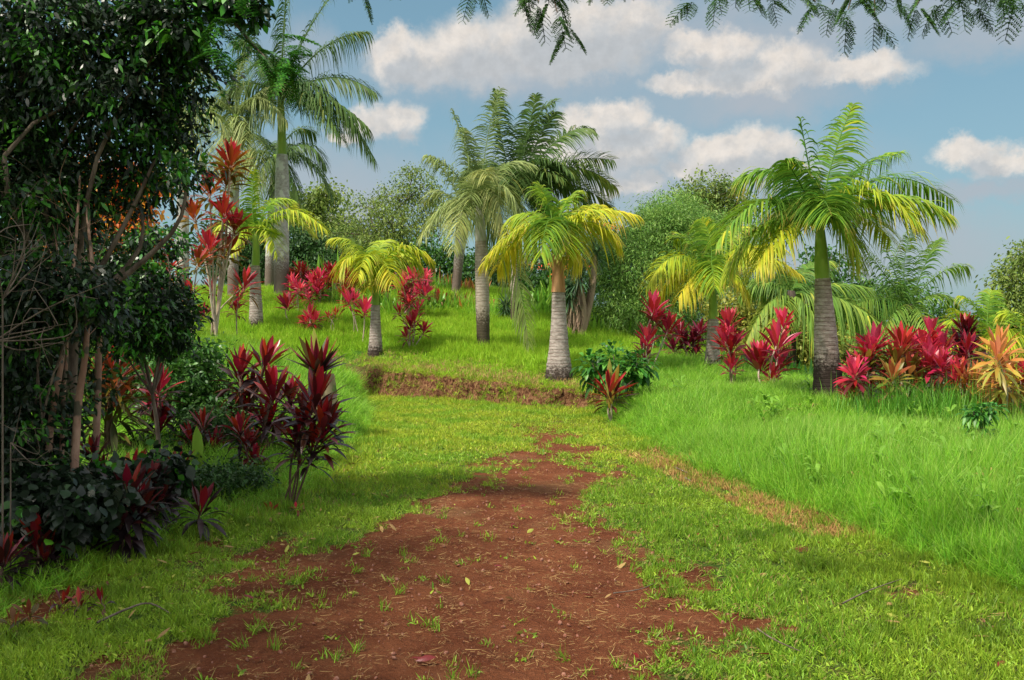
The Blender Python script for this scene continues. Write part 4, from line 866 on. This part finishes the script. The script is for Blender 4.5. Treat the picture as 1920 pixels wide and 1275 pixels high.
# background trees
tree('evergreen_tree', 'dense dark evergreen mass behind the giant lichen spotted trunk', 'tree', PG(570, 44), LP(44, (500,490,0,(2.4,1.5,1.6)),(580,470,0,(2.2,1.5,1.3)),(640,500,-1,(2,1.4,1.1)),(450,470,1,(2.2,1.5,2)),(600,530,-2,(2.4,1,1))), 26000, .17, .5, 'tree_dark', tr=.25, clr=.26)
tree('evergreen_tree', 'dark tree with ragged top peeking right of the giant palm', 'tree', PG(600, 52), LP(52, (590,375,0,(1.5,1.2,.8)),(615,360,0,(.9,.9,.5)),(560,400,0,(1.5,1.2,1.0)),(610,430,0,(2.0,1.5,.8))), 5000, .22, .5, 'tree_mid', tr=.2, clr=.35)
tree('airy_tree', 'airy olive green tree with thin branches against the sky left of centre', 'tree', PG(745, 40), LP(40, (690,390,0,(1.2,1,.7)),(750,370,0,(1.0,1,1.0)),(790,350,0,(.9,.9,.8)),(735,420,-1,(1.5,1.2,.9)),(670,440,0,(1.3,1.2,.7)),(810,400,0,(1.0,1,1.2)),(760,450,0,(1.9,1.2,.9)),(700,470,-1,(1.4,1,.8)),(775,325,0,(.5,.5,.3))), 14000, .12, .40, 'tree_mid', 'bark', .10, .20)
tree('airy_tree', 'greyish low treetop far behind the lemon palm', 'tree', PG(640, 60), LP(60, (625,420,0,(1.4,1,.6)),(660,445,0,(2,1,.8)),(600,450,0,(1.5,1,.8))), 3500, .25, .5, 'grey_tree', tr=.15, clr=.4)
tree('evergreen_tree', 'shadowy shrub mass below the airy tree behind the crest', 'shrub', PG(790, 38), LP(38, (760,500,0,(1.6,1,1.0)),(820,490,0,(1.4,1,1.1)),(880,510,0,(1.5,1,.8)),(930,500,1,(1.2,1,.9)),(700,505,0,(1.5,1,.8))), 9000, .16, .5, 'bush_green', tr=.12, clr=.22)
tree('evergreen_tree', 'dark shrub behind the banded trunk of the silvery palm', 'shrub', PG(960, 37), LP(37, (950,520,0,(1.1,1,1.1)),(1000,540,0,(1.2,1,.9)),(900,540,0,(1.2,1,.8))), 5000, .15, .5, 'tree_dark', tr=.1, clr=.22)
tree('conifer_like_tree', 'small distant grey trees seen in the gap right of the silvery palm', 'tree', PG(1010, 90), LP(90, (1000,480,0,(1.1,1,1.2)),(985,495,0,(.9,1,.8)),(1025,490,0,(1.2,1,1.0)),(1060,500,0,(2,1,.9))), 1600, .38, .5, 'grey_tree', tr=.12, clr=.35)
tree('feathery_tree', 'large rounded feathery bright green bush tree behind the mound right', 'tree', PG(1180, 27), LP(27, (1150,560,0,(1.0,1.0,1.1)),(1200,500,0,(1.4,1.2,1.1)),(1250,460,.5,(1.2,1.1,1.0)),(1290,520,.3,(1.3,1.1,1.2)),(1180,600,-.5,(1.1,1,.7)),(1230,570,-.3,(1.2,1,.9)),(1265,410,.8,(1.1,1,.7)),(1140,510,.3,(.55,.7,.6)),(1310,590,.3,(1.3,1,.8)),(1225,420,.6,(.9,.9,.6)),(1165,470,.2,(.8,.8,.6))), 80000, .105, .22, 'willow', 'twig', .08, .15, 'fine')
tree('feathery_tree', 'taller feathery green tree top behind the rounded bush tree', 'tree', PG(1300, 36), LP(36, (1260,400,0,(1.4,1.2,1.0)),(1230,440,0,(1.3,1.2,1.2)),(1300,440,0,(1.6,1.2,1.2)),(1370,450,0,(1.4,1.2,1.1)),(1310,500,0,(2.2,1.2,1.3)),(1400,520,0,(1.5,1.2,1.2))), 34000, .14, .22, 'willow', 'bark', .15, .22, 'fine')
tree('evergreen_tree', 'darker rounded treetop on the skyline left of the stained palm crown', 'tree', PG(1345, 44), LP(44, (1340,365,0,(1.5,1.2,1.0)),(1300,370,0,(1.0,1,.8)),(1375,390,0,(1.1,1,1.0)),(1330,410,0,(1.8,1.2,1.2))), 9000, .17, .4, 'tree_mid', tr=.2, clr=.26)
tree('shrub', 'yellowish green shrub bank behind the crimson ti plants at right', 'shrub', PG(1440, 25), LP(25, (1410,600,0,(1.0,.9,.7)),(1440,640,-.3,(1.1,.9,.6)),(1520,630,0,(1.0,.9,.8)),(1400,660,-.5,(.7,.8,.4)),(1560,670,0,(1.2,.9,.6)),(1480,670,.5,(1.2,.9,.5)),(1370,590,.5,(.8,.9,.7))), 16000, .11, .5, 'tree_yellow', 'twig', .06, .14)
tree('evergreen_tree', 'dark green tree mass behind the coconut like palms', 'tree', PG(1620, 38), LP(38, (1450,560,0,(1.8,1.2,1.2)),(1540,560,0,(2,1.2,1.2)),(1620,560,0,(2,1.2,1.0)),(1700,590,0,(2,1.2,.9)),(1780,620,0,(1.8,1.2,.7)),(1550,500,1,(1.2,1,.8))), 15000, .17, .45, 'bush_green', tr=.2, clr=.28)
tree('evergreen_tree', 'olive tree rising at the right picture edge', 'tree', PG(1915, 28), LP(28, (1905,520,0,(.7,.8,.5)),(1925,480,0,(.6,.7,.5)),(1895,580,0,(.9,.9,.7)),(1930,560,0,(1.0,.9,.9)),(1900,620,0,(1.2,.9,.6)),(1850,640,0,(1.0,.9,.5)),(1800,640,.5,(1.0,.9,.45))), 14000, .12, .4, 'tree_mid', tr=.12, clr=.18)
tree('shrub', 'low leafy shrub filling the back of the right bed', 'shrub', PG(1780, 17), LP(17, (1620,720,0,(.5,.5,.35)),(1700,700,.3,(.6,.5,.35)),(1780,720,.3,(.6,.5,.35)),(1860,700,.5,(.6,.5,.4)),(1930,700,.3,(.6,.5,.45))), 9000, .08, .5, 'bush_green', 'twig', .03, .10)
tree('shrub', 'flowering shrub with orange blossoms right of the yellow crowned palm', 'shrub', PG(1080, 33), LP(33, (1040,510,0,(1.0,.9,.6)),(1110,480,0,(1.0,.9,.9)),(1080,540,0,(1.2,.9,.7)),(1150,450,.5,(.9,.9,.8)),(1020,550,0,(.8,.9,.6))), 9000, .13, .5, 'bush_green', 'twig', .06, .16)
def blossoms(label, D, spots, mat='orange', name='blossom_cluster', n=24, leaf=.12):
    for k, (x, y) in enumerate(spots): pass
def add_flowers(rootlabel, D, spots, n=18, size=.10, spread=.14, mat='orange'):
    root = [o for o in COL.objects if o.get('label') == rootlabel][0]
    for (x, y) in spots:
        mb = MB(); c = W(x, y, D); P = c + rng.normal(0, spread, (n, 3)) * [1, .6, .6]; mb2 = 0; blades(mb, P, rng.normal(0, 1, (n, 3)) + [0, 0, .6], rng.normal(0, 1, (n, 3)), size, size * .45, .1, [.3, 1, .8, .1], c=rng.random(n)); mb.build('flower', M[mat], root)
add_flowers('flowering shrub with orange blossoms right of the yellow crowned palm', 31.9, [(1005,500),(1035,497),(1060,482),(1068,500),(1075,470),(1130,425),(1145,420),(1155,428),(1137,470),(1100,500),(1120,440),(1045,520)])
# orange leaved tree glimpsed through the left thicket
tree('flame_tree', 'orange and yellow leaved tree glimpsed through the left thicket', 'tree', PG(200, 19), LP(19, (160,350,0,(.9,.8,.7)),(215,420,0,(.9,.8,.7)),(140,470,0,(.8,.8,.6)),(250,360,.3,(.8,.7,.6)),(90,400,0,(.9,.8,.8)),(240,470,0,(.6,.6,.4))), 9000, .13, .55, 'autumn', 'bark', .09, .16)
tree('shrub', 'red leaved shrub glimpsed through the left thicket', 'shrub', PG(200, 17), LP(17, (160,560,0,(.8,.7,.5)),(230,530,0,(.7,.7,.4)),(110,590,0,(.8,.7,.5))), 4000, .12, .5, 'rust', 'bark', .05, .14)

# yuccas
def yucca(label, D, base, heads, group, L=.55):
    b = PG(base, D); root = empty('yucca_tree', b, label, 'yucca')
    for (hx, hy, s) in heads:
        c = W(hx, hy, D + rng.normal(0, .2)); mb = MB(); tube(mb, crv([b, (b + c) / 2 + np.array([.1, 0, 0]), c], 10), np.linspace(.10, .07, 10), 8, bump=.15); mb.build('trunk', M['dry_skirt'], root)
        mb = MB(); n = 150; d = nrm(rng.normal(size=(n, 3)) + [0, 0, .25]); blades(mb, c + d * .04 + np.c_[np.zeros(n), np.zeros(n), (rng.random(n) - .5) * .4 * s], d, np.cross(d, [0, 0, 1.]) + 1e-3, L * s * (.8 + .3 * rng.random(n)), .045, .12, [.8, 1, .7, .05], c=rng.random(n)); mb.build('leaf_head', M['yucca'], root)
        n = 70; mb = MB(); u = rng.random(n); P = c + (b - c) * (.12 + .55 * u)[:, None]; a = rng.random(n) * 6.28; dd = np.c_[np.cos(a) * .35, np.sin(a) * .35, -np.ones(n)]
        blades(mb, P, dd, np.c_[-np.sin(a), np.cos(a), np.zeros(n)], .4, .04, .1, [1, 1, .8, .2], c=rng.random(n)); mb.build('dead_leaf_skirt', M['dry_skirt'], root)
yucca('branched yucca tree with dark spiky heads and shaggy trunk left of the feathery bush', 24.5, 1088, [(1086,520,1.15),(1116,474,1.0),(1068,548,.9)], None)
yucca('low spiky yucca half hidden by the yellow crowned palm trunk', 25.5, 1068, [(1068,560,.95)], None)
yucca('low dark sword leaved clump right of the banded palm trunk', 27, 950, [(948,575,.9)], None, .5)

# strap leaved clumps and grass mounds on the crest
def clump(name, label, cat, D, px, dy, n, L, w, mat, lean=.6, bend=.5, rad=.3, group=None, prof=(.5, 1, .9, .55, .05), sx=1.0):
    b = PG(px, D); root = empty(name, b, label, cat, group); mb = MB(); a = rng.random(n) * 6.283; ln = lean * rng.random(n)
    P = b + np.c_[rng.normal(0, rad * sx, n), rng.normal(0, rad, n) * .6, np.zeros(n)]; P[:, 2] = terr(P[:, 0], P[:, 1]) - .02 + dy * rng.random(n)
    D_ = np.c_[np.cos(a) * ln, np.sin(a) * ln, np.ones(n)]; blades(mb, P, D_, np.c_[-np.sin(a), np.cos(a), np.zeros(n)], L * (.6 + .7 * rng.random(n)), w, bend * rng.random(n), list(prof), fold=.2, c=rng.random(n)); mb.build('leaves', M[mat], root)
    return root
SG = 'strap leaved clumps along the crest'
for lab, px, D, n, L, w, mat in (
    ('tall pale green strap leaved clump behind the left crest ti plants', 610, 34, 60, 1.35, .13, 'strap'),
    ('green strap leaved clump left of the lemon palm shaft', 650, 31, 70, .85, .10, 'strap'),
    ('green strap leaved clump right of the lemon palm shaft', 722, 31, 80, .85, .10, 'strap'),
    ('green strap leaved clump under the magenta ti plants', 765, 31, 80, .7, .10, 'strap'),
    ('green and orange strap leaved clump left of the pale grey palm', 812, 32, 90, .75, .09, 'strap'),
    ('fiery croton clump right of the pale grey palm', 882, 32, 90, .6, .08, 'gold'),
    ('orange tinged croton clump at the far end of the crest planting', 838, 33, 70, .75, .08, 'gold'),
    ('broad green leaved clump left of the yellow crowned palm trunk', 1015, 29, 80, .95, .12, 'strap'),
    ('broad green leaved clump with yellow leaves behind the yellow crowned palm', 1035, 30, 90, 1.3, .13, 'strap'),
    ('lush green leaved clump at the foot of the shaggy yucca', 1120, 26, 70, .6, .09, 'strap'),
    ('leafy green clump between the wine ti plant and the feathery bush', 1255, 23, 60, .6, .09, 'bush_glossy'),
    ('bright broad leaved clump behind the pale ringed palm', 1390, 20, 60, .55, .09, 'bush_glossy'),
    ('broad leaved clump behind the tall crimson ti plant', 1500, 19, 60, .5, .08, 'bush_glossy')):
    clump('strap_leaf_plant', lab, 'leafy plant', D, px, 0, n, L, w, mat, .75, .5, .35, SG)
for px, D, n, L, w, mat, kk in ((585,29,70,.8,.10,'strap','behind the squat scarlet ti'),(640,28.5,80,.75,.09,'strap','in the gap between crest ti plants'),(700,27.5,80,.75,.09,'strap','touching the lemon palm shaft'),
    (745,28,90,.8,.10,'strap','left of the magenta ti plants'),(800,28.5,90,.75,.09,'strap','between the magenta ti plants and the pale grey palm'),(850,29,80,.6,.08,'mixed','at the foot of the pale grey palm'),(888,28.5,70,.5,.07,'gold','touching the banded palm trunk')):
    clump('strap_leaf_plant', 'dense leafy clump ' + kk, 'leafy plant', D, px, 0, n, L, w, mat, .75, .5, .40, SG)
for lab, px, D, s in (('rounded grass hummock right of the banded palm trunk', 925, 27.5, 1.0), ('rounded grass hummock at the crest behind the banded trunk', 880, 28.5, .8), ('rounded grass hummock beyond the thin trunk', 1000, 28.5, .8)):
    clump('grass_hummock', lab, 'grass clump', D, px, .15, 700, .55 * s, .016, 'tall_grass', .9, .8, .38 * s, 'grass hummocks on the mound', (1, .9, .6, .05))
clump('grass_clump', 'tall dark green fine grass clump in front of the right bed', 'grass clump', 12.2, 1745, .16, 1900, .62, .010, 'tall_grass_dark', .8, .8, .40, None, (1, .9, .6, .05), 1.4)
clump('grass_clump', 'fine grass spilling right of the tall clump by the right bed', 'grass clump', 11.6, 1850, .08, 900, .42, .009, 'tall_grass', .8, .8, .32, None, (1, .9, .6, .05), 1.5)

# glossy bush near front ti, sapling on right
def leafy_bush(name, label, D, px, lumps, n, leaf, ratio, mat, stems=5, cat='bush', clr=.08, tm='twig'):
    b = PG(px, D); root = empty(name, b, label, cat); mb = MB()
    for (x, y, d, r) in lumps:
        c = W(x, y, D + d); m = n // len(lumps); dv = nrm(rng.normal(size=(m, 3)) + [0, -.1, .2]); P = c + dv * np.asarray(r) * (rng.random(m) ** .4)[:, None]
        Dv = dv + [0, 0, .1] + rng.normal(0, .3, (m, 3)); S = np.cross(Dv, [0, 0, 1.]) + rng.normal(0, .2, (m, 3))
        L = leaf * (.7 + .6 * rng.random(m)); blades(mb, P, Dv, S, L, L * ratio, .45, [.1, .75, 1, .7, .05], fold=.25, c=rng.random(m))
    mb.build('leaves', M[mat], root); mt = MB()
    for (x, y, d, r) in lumps:
        c = W(x, y, D + d)
        tube(mt, crv([b + rng.normal(0, .03, 3) * [1, 1, 0], (b + c) / 2 + rng.normal(0, .04, 3), c + [0, 0, .05]], 7), np.linspace(.013, .005, 7), 5)
    mt.build('stem', M[tm], root); return root
leafy_bush('glossy_bush', 'round glossy dark green bush behind the yellow and orange ti plant', 14.9, 1155, [(1110,685,0,(.26,.25,.2)),(1150,670,0,(.3,.3,.22)),(1195,685,0,(.26,.25,.2)),(1150,700,-.1,(.35,.3,.2)),(1180,700,.1,(.3,.3,.18)),(1120,705,.1,(.25,.3,.16))], 620, .17, .5, 'bush_glossy')
leafy_bush('sapling', 'small dark green sapling standing in the tall grass at right', 9.3, 1840, [(1835,800,0,(.10,.1,.07)),(1840,770,0,(.12,.1,.06)),(1860,765,0,(.12,.1,.05)),(1832,785,0,(.1,.1,.06)),(1850,815,0,(.08,.1,.06)),(1825,775,0,(.1,.1,.05))], 330, .09, .38, 'bush_glossy', cat='sapling')

# left thicket ------------------------------------------------------
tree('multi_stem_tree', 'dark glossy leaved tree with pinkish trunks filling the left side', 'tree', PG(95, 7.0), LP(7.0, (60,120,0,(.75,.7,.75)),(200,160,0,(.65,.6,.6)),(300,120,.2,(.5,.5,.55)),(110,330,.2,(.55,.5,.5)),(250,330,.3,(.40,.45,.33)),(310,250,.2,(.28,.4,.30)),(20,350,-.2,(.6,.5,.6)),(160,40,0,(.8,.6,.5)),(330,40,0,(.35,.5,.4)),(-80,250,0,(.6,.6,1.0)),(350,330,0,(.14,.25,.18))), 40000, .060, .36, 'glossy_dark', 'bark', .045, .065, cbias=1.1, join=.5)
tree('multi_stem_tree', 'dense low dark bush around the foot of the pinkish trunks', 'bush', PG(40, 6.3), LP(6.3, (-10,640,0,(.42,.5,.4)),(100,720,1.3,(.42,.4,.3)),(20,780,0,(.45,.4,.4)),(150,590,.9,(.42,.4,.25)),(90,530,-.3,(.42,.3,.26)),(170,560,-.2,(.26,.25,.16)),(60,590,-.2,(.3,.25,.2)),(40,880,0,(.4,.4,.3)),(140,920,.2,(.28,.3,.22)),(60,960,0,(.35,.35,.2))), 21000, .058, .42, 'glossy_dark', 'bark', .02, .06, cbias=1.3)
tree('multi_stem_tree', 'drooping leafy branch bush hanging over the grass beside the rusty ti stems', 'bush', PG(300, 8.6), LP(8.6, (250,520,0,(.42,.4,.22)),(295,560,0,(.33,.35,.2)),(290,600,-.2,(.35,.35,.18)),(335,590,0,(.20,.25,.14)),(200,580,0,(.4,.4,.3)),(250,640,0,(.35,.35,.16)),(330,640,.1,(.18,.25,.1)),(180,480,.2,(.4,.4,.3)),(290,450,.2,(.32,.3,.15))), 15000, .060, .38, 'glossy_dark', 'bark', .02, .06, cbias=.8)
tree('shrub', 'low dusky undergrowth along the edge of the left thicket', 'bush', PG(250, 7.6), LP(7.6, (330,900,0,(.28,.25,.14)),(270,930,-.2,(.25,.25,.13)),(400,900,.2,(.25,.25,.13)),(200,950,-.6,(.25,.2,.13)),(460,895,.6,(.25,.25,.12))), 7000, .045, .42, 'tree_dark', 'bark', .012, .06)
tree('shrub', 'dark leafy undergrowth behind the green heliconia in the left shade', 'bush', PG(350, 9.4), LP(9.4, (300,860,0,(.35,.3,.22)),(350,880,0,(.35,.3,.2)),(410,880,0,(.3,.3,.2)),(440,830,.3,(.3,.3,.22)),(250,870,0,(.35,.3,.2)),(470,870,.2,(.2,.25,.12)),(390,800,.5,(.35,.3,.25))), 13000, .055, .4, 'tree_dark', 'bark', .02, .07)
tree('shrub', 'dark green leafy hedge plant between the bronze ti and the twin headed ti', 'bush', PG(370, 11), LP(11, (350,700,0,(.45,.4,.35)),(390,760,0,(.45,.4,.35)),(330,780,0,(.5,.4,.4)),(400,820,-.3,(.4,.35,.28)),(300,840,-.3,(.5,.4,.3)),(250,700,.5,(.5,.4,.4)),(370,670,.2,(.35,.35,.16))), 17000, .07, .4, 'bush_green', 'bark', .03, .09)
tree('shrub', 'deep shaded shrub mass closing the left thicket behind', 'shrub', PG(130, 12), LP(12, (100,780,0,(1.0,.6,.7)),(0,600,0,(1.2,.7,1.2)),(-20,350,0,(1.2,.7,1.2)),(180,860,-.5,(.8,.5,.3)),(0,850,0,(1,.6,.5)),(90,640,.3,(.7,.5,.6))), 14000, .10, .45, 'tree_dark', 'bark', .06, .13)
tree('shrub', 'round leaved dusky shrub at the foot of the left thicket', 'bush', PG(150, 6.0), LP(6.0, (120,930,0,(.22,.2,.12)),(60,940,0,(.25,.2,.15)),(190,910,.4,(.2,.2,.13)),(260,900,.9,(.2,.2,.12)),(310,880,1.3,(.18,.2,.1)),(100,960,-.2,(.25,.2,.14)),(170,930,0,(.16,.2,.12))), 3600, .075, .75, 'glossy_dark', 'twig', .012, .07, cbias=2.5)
# pinkish trunks of the tree, each a trunk of its own
def trunk_thing(label, D, pts, w0, w1, mat='bark_pink', name='slender_tree', cat='slender tree', group=None):
    b = PG(pts[0][0], D); root = tuple(b); P = [b + [0, 0, -.1]] + [W(x, y, D + d) for x, y, d in pts[1:]]
    mb = MB(); n = 26; tube(mb, crv(P, n), np.linspace(w0, w1, n) / F * D / 2, 10, bump=.10)
    e = empty(name, b, label, cat, group); mb.build('trunk', M[mat], e)
    mb = MB(); C = crv(P, n)
    for k in range(5):
        i = rng.integers(n // 2, n - 1); d = nrm(np.array([rng.normal(), rng.normal() * .5, .9])); tube(mb, crv([C[i], C[i] + d * .25 + rng.normal(0, .03, 3), C[i] + d * .6 + rng.normal(0, .08, 3)], 8), np.linspace(w1 * .45, w1 * .1, 8) / F * D / 2, 6)
    mb.build('limb', M[mat], e)
TG = 'pinkish stems of the left thicket'
trunk_thing('leftmost pinkish stem leaning left in the thicket', 6.3, [(75,870,0),(95,800,0),(112,700,0),(122,620,.1),(140,480,.3),(150,330,.5)], 15, 4, group=TG)
trunk_thing('middle thin pinkish stem of the thicket', 6.4, [(112,870,0),(118,760,0),(125,660,.1),(120,560,.1),(100,420,.3)], 10, 3, group=TG)
trunk_thing('thickest rosy stem at the right of the three in the thicket', 6.3, [(132,880,0),(145,780,0),(158,680,0),(165,600,.1),(172,500,.3),(160,380,.5)], 17, 4, group=TG)
trunk_thing('upper curving brown stem seen against the orange tree', 7.6, [(175,880,0),(185,640,0),(172,500,.1),(165,420,.1),(175,330,.1),(168,230,.2)], 14, 8, group=TG)
# bare twigs at the far left
def twigs(label, D, base, ends, group='bare twigs at the left edge', w=4):
    b = W(*base, D); g = PG(base[0], D); e = empty('bare_twig', g, label, 'twig', group); mb = MB()
    tube(mb, crv([g, (g + b) / 2, b], 6), np.linspace(w, w * .8, 6) / F * D / 2, 5)
    for (x, y, dd) in ends:
        t = W(x, y, D + dd); m = (b + t) / 2 + rng.normal(0, .10, 3); tube(mb, crv([b, m, t], 12), np.linspace(w * .8, w * .3, 12) / F * D / 2, 5)
        for k in range(2):
            f = .4 + .4 * rng.random(); q = b + (t - b) * f; tube(mb, crv([m * .5 + q * .5, q + rng.normal(0, .08, 3), q + rng.normal(0, .16, 3)], 6), np.linspace(w * .4, w * .2, 6) / F * D / 2, 4)
    mb.build('branch', M['twig'], e)
twigs('pale bare twigs fanning upward at the left edge', 5.4, (5, 560), [(60,420,0),(40,380,.1),(15,400,0),(90,470,0),(70,390,-.1),(30,440,0)])
twigs('pale bare branch crossing low through the left thicket', 5.6, (-10, 640), [(140,560,0),(120,640,.1),(200,530,0),(100,600,0)], w=5)
twigs('thin arching twig beneath the round leaved shrub', 5.5, (20, 830), [(60,790,0),(110,870,0),(40,760,0)], w=3)

# overhead feathery tree: trunk stands right of and behind the camera, limbs reach over the view
def pinnate(mb, P, D, L, n=9):
    """one twice-divided feathery leaf: paired side stalks with rows of leaflets"""
    up = np.array([0, 0, 1.]); D = nrm(D); S = nrm(np.cross(D, up) + 1e-3); s = np.linspace(.2, 1, n)
    Q = P + D * (L * s)[:, None] - up * (.25 * L * s ** 2)[:, None]
    for sg in (-1, 1):
        dd = nrm(S * sg * .8 + D * .55 + rng.normal(0, .08, 3)); pl = L * .42 * np.sin(np.pi * (.25 + .6 * s))
        for i in range(n):
            m = 8; u = (np.arange(m) + .5) / m; R = Q[i] + dd * (pl[i] * u)[:, None] - up * (.2 * pl[i] * u ** 2)[:, None]
            for s2 in (-1, 1):
                e = nrm(np.cross(dd, up)) * s2 + dd * .5 + rng.normal(0, .12, (m, 3)) * 1.0 - up * .1
                blades(mb, R, e, dd + rng.normal(0, .2, 3), pl[i] * .24, pl[i] * .11, .1, [.5, 1, .8, .2], c=rng.random(m))
    tube(mb, Q, .0018, 4)
def overhead():
    b = np.array([5.2, -1.5, tz(5.2, -1.5)]); root = empty('overhanging_tree', b, 'feathery leaved tree whose branches hang into the top of the view', 'tree')
    mt = MB(); f = b + [-.6, .6, 3.4]; tube(mt, crv([b - [0, 0, .2], b + [-.1, .1, 1.8], f], 14), np.linspace(.26, .18, 14), 12, bump=.08)
    ends = []
    sprays = [((1640, -70, 4.6), [(1560,20),(1600,-10),(1650,5),(1690,15),(1640,45),(1590,30)]), ((1340, -60, 4.8), [(1300,10),(1345,0),(1400,-5),(1445,10),(1500,0),(1530,15)]), ((1000, -70, 4.4), [(975,0),(1010,15),(1045,35),(1030,10),(1065,60),(1000,-15)]),
              ((1800, -60, 4.2), [(1760,10),(1800,5),(1830,20),(1880,0),(1905,10),(1720,20)]), ((880, -60, 4.8), [(900,-12),(885,-8)]), ((1140, -60, 4.6), [(1110,-20),(1140,-22)]), ((700, -60, 4.8), [(680,-10),(745,-8)])]
    for (bx, by, D), tips in sprays:
        a = W(bx, by, D); m = (f + a) / 2 + [0, 0, .9]; C = crv([f, m, a], 16); tube(mt, C, np.linspace(.09, .014, 16), 7, bump=.08); ends.append(C)
        for (x, y) in tips:
            t = W(x, y - 12, D + rng.normal(0, .25)); k = bez(a, (a + t) / 2 + [0, 0, .12], t, 8); tube(mt, k, np.linspace(.007, .003, 8), 5)
            mb = MB()
            for i in (2, 5, 7):
                for q in range(2):
                    d = nrm(t - a) * .4 + rng.normal(0, .55, 3) + [0, 0, -.35]; pinnate(mb, k[i], d, .11 + .05 * rng.random(), 7)
            mb.build('leaf_spray', M['feather'], root)
    # the rest of the crown, above and behind the camera
    lumps = [((2.5, -1.4, 5.4), (2.0, 1.6, .6)), ((.2, -1.2, 5.6), (2.0, 1.6, .6)), ((-1.8, -1.0, 5.7), (2.0, 1.6, .6)), ((4.8, -1.8, 5.6), (2.4, 2.2, 1.0)), ((1.0, -3.5, 5.8), (3, 2, 1.0))]
    mb = MB(); crown_mesh(mb, lumps, 14000, .14, .4, .22); mb.build('crown', M['feather'], root)
    for c, r in lumps: c = np.array(c); tube(mt, crv([f, (f + c) / 2 + [0, 0, .3], c], 10), np.linspace(.12, .03, 10), 7)
    mt.build('trunk', M['bark'], root)
overhead()
# added unseen tree at the left, placed to shade the thicket and foreground
tree('added_shade_tree', 'tall dark tree added unseen beyond the left picture edge to cast shade', 'tree', (-5.2, 1.0, tz(-5.2, 1.0)), [((-4.8, 1.2, 5.2), (1.9, 1.8, 1.2)), ((-5.2, 3.4, 5.6), (1.8, 1.7, 1.5)), ((-5.6, 5.2, 5.0), (1.3, 1.3, 1.3)), ((-6.4, 5.0, 3.6), (1.2, 1.5, 1.2)), ((-4.4, -1.2, 5.6), (1.8, 1.6, 1.1))], 15000, .13, .45, 'tree_dark', 'bark', .2, .2)
# leafy branch with palmate green leaves at the top, left of the giant palm crown
def hanging_branch():
    D = 6.8; b = PG(-40, 7.6); root = empty('leaning_tree', b, 'leaning tree whose dark branch and bright feathery leaves cross the top left', 'tree'); mt = MB()
    a = W(330, -60, D); C = crv([b, W(-60, 300, 7.6), W(120, -80, 7.2), a], 20); tube(mt, C, np.linspace(.07, .03, 20), 8, bump=.1)
    C2 = crv([a, W(420, 20, D), W(470, 80, D), W(500, 110, D - .1)], 14); tube(mt, C2, np.linspace(.02, .006, 14), 6)
    C3 = crv([W(380, -20, D), W(450, 10, D), W(480, -10, D)], 8); tube(mt, C3, np.linspace(.012, .005, 8), 6); mt.build('branch', M['bark'], root)
    mb = MB()
    for (x, y) in [(500,110),(520,125),(545,130),(560,100),(505,140),(480,105),(530,80),(410,40),(395,60),(430,70),(370,50),(400,100),(420,110),(540,110),(460,60)]:
        for q in range(2): pinnate(mb, W(x, y - 15, D + rng.normal(0, .1)), rng.normal(0, .6, 3) + [.3, 0, -.4], .22 + .08 * rng.random(), 8)
    mb.build('feathery_leaves', M['bush_glossy'], root)
    mb = MB(); crown_mesh(mb, LP(D, (440,5,0,(.12,.15,.06)),(465,30,0,(.10,.12,.07)),(380,10,0,(.15,.15,.08)),(330,60,0,(.2,.2,.12)),(480,0,0,(.08,.1,.06))), 1300, .07, .5, .04); mb.build('dark_leaves', M['glossy_dark'], root)
hanging_branch()

# fallen twigs
def fallen(label, D, pts, w, mat='twig'):
    b = PG(pts[0][0], D); P = [np.array([(x - CX) / F * d, d, tz((x - CX) / F * d, d) + h]) for x, d, h in pts]; e = empty('fallen_twig', P[0], label, 'fallen twig', 'twigs lying on the turf'); mb = MB(); tube(mb, crv(P, 14), np.linspace(w, w * .5, 14), 6, bump=.2); mb.build('stick', M[mat], e)
fallen('long curved fallen twig on the lower left grass', 4.9, [(182,4.72,.03),(240,4.88,.05),(280,4.95,.055),(320,4.85,.03)], .007)
fallen('short dark twig on the russet strip edge at right', 9.3, [(1265,9.6,.04),(1290,9.2,.05)], .008, 'bark')
fallen('pale broken stick just below the short dark twig', 8.8, [(1285,9.0,.03),(1297,8.8,.03)], .012)
fallen('long thin twig arcing over the lower right turf', 4.7, [(1420,4.6,.03),(1450,4.4,.05),(1500,4.3,.03)], .005, 'bark')
fallen('thin twig on the bare soil right of the track middle', 5.3, [(1150,5.25,.015),(1200,5.3,.02),(1230,5.45,.015)], .004)
fallen('thin twig slanting up on the lower right turf', 5.0, [(1580,4.95,.04),(1630,5.15,.05),(1690,5.4,.04)], .005)
# grey slab glimpsed among the crest ti plants
def slab():
    D = 31; b = PG(635, D); e = empty('grey_slab', b, 'low grey stone slab glimpsed between crest ti plants', 'stone slab'); mb = MB()
    x0, x1 = W(612, 0, D)[0], W(650, 0, D)[0]; z = b[2]
    V = [(x0, D, z), (x1, D + .1, z), (x1, D + .6, z), (x0, D + .6, z), (x0 + .05, D + .05, z + .34), (x1 - .05, D + .15, z + .3), (x1, D + .6, z + .42), (x0 + .08, D + .6, z + .4)]
    mb.add(V, [[0, 1, 5, 4], [1, 2, 6, 5], [2, 3, 7, 6], [3, 0, 4, 7], [4, 5, 6, 7]]); mb.build('slab_block', M['slab'], e, smooth=False)
slab()
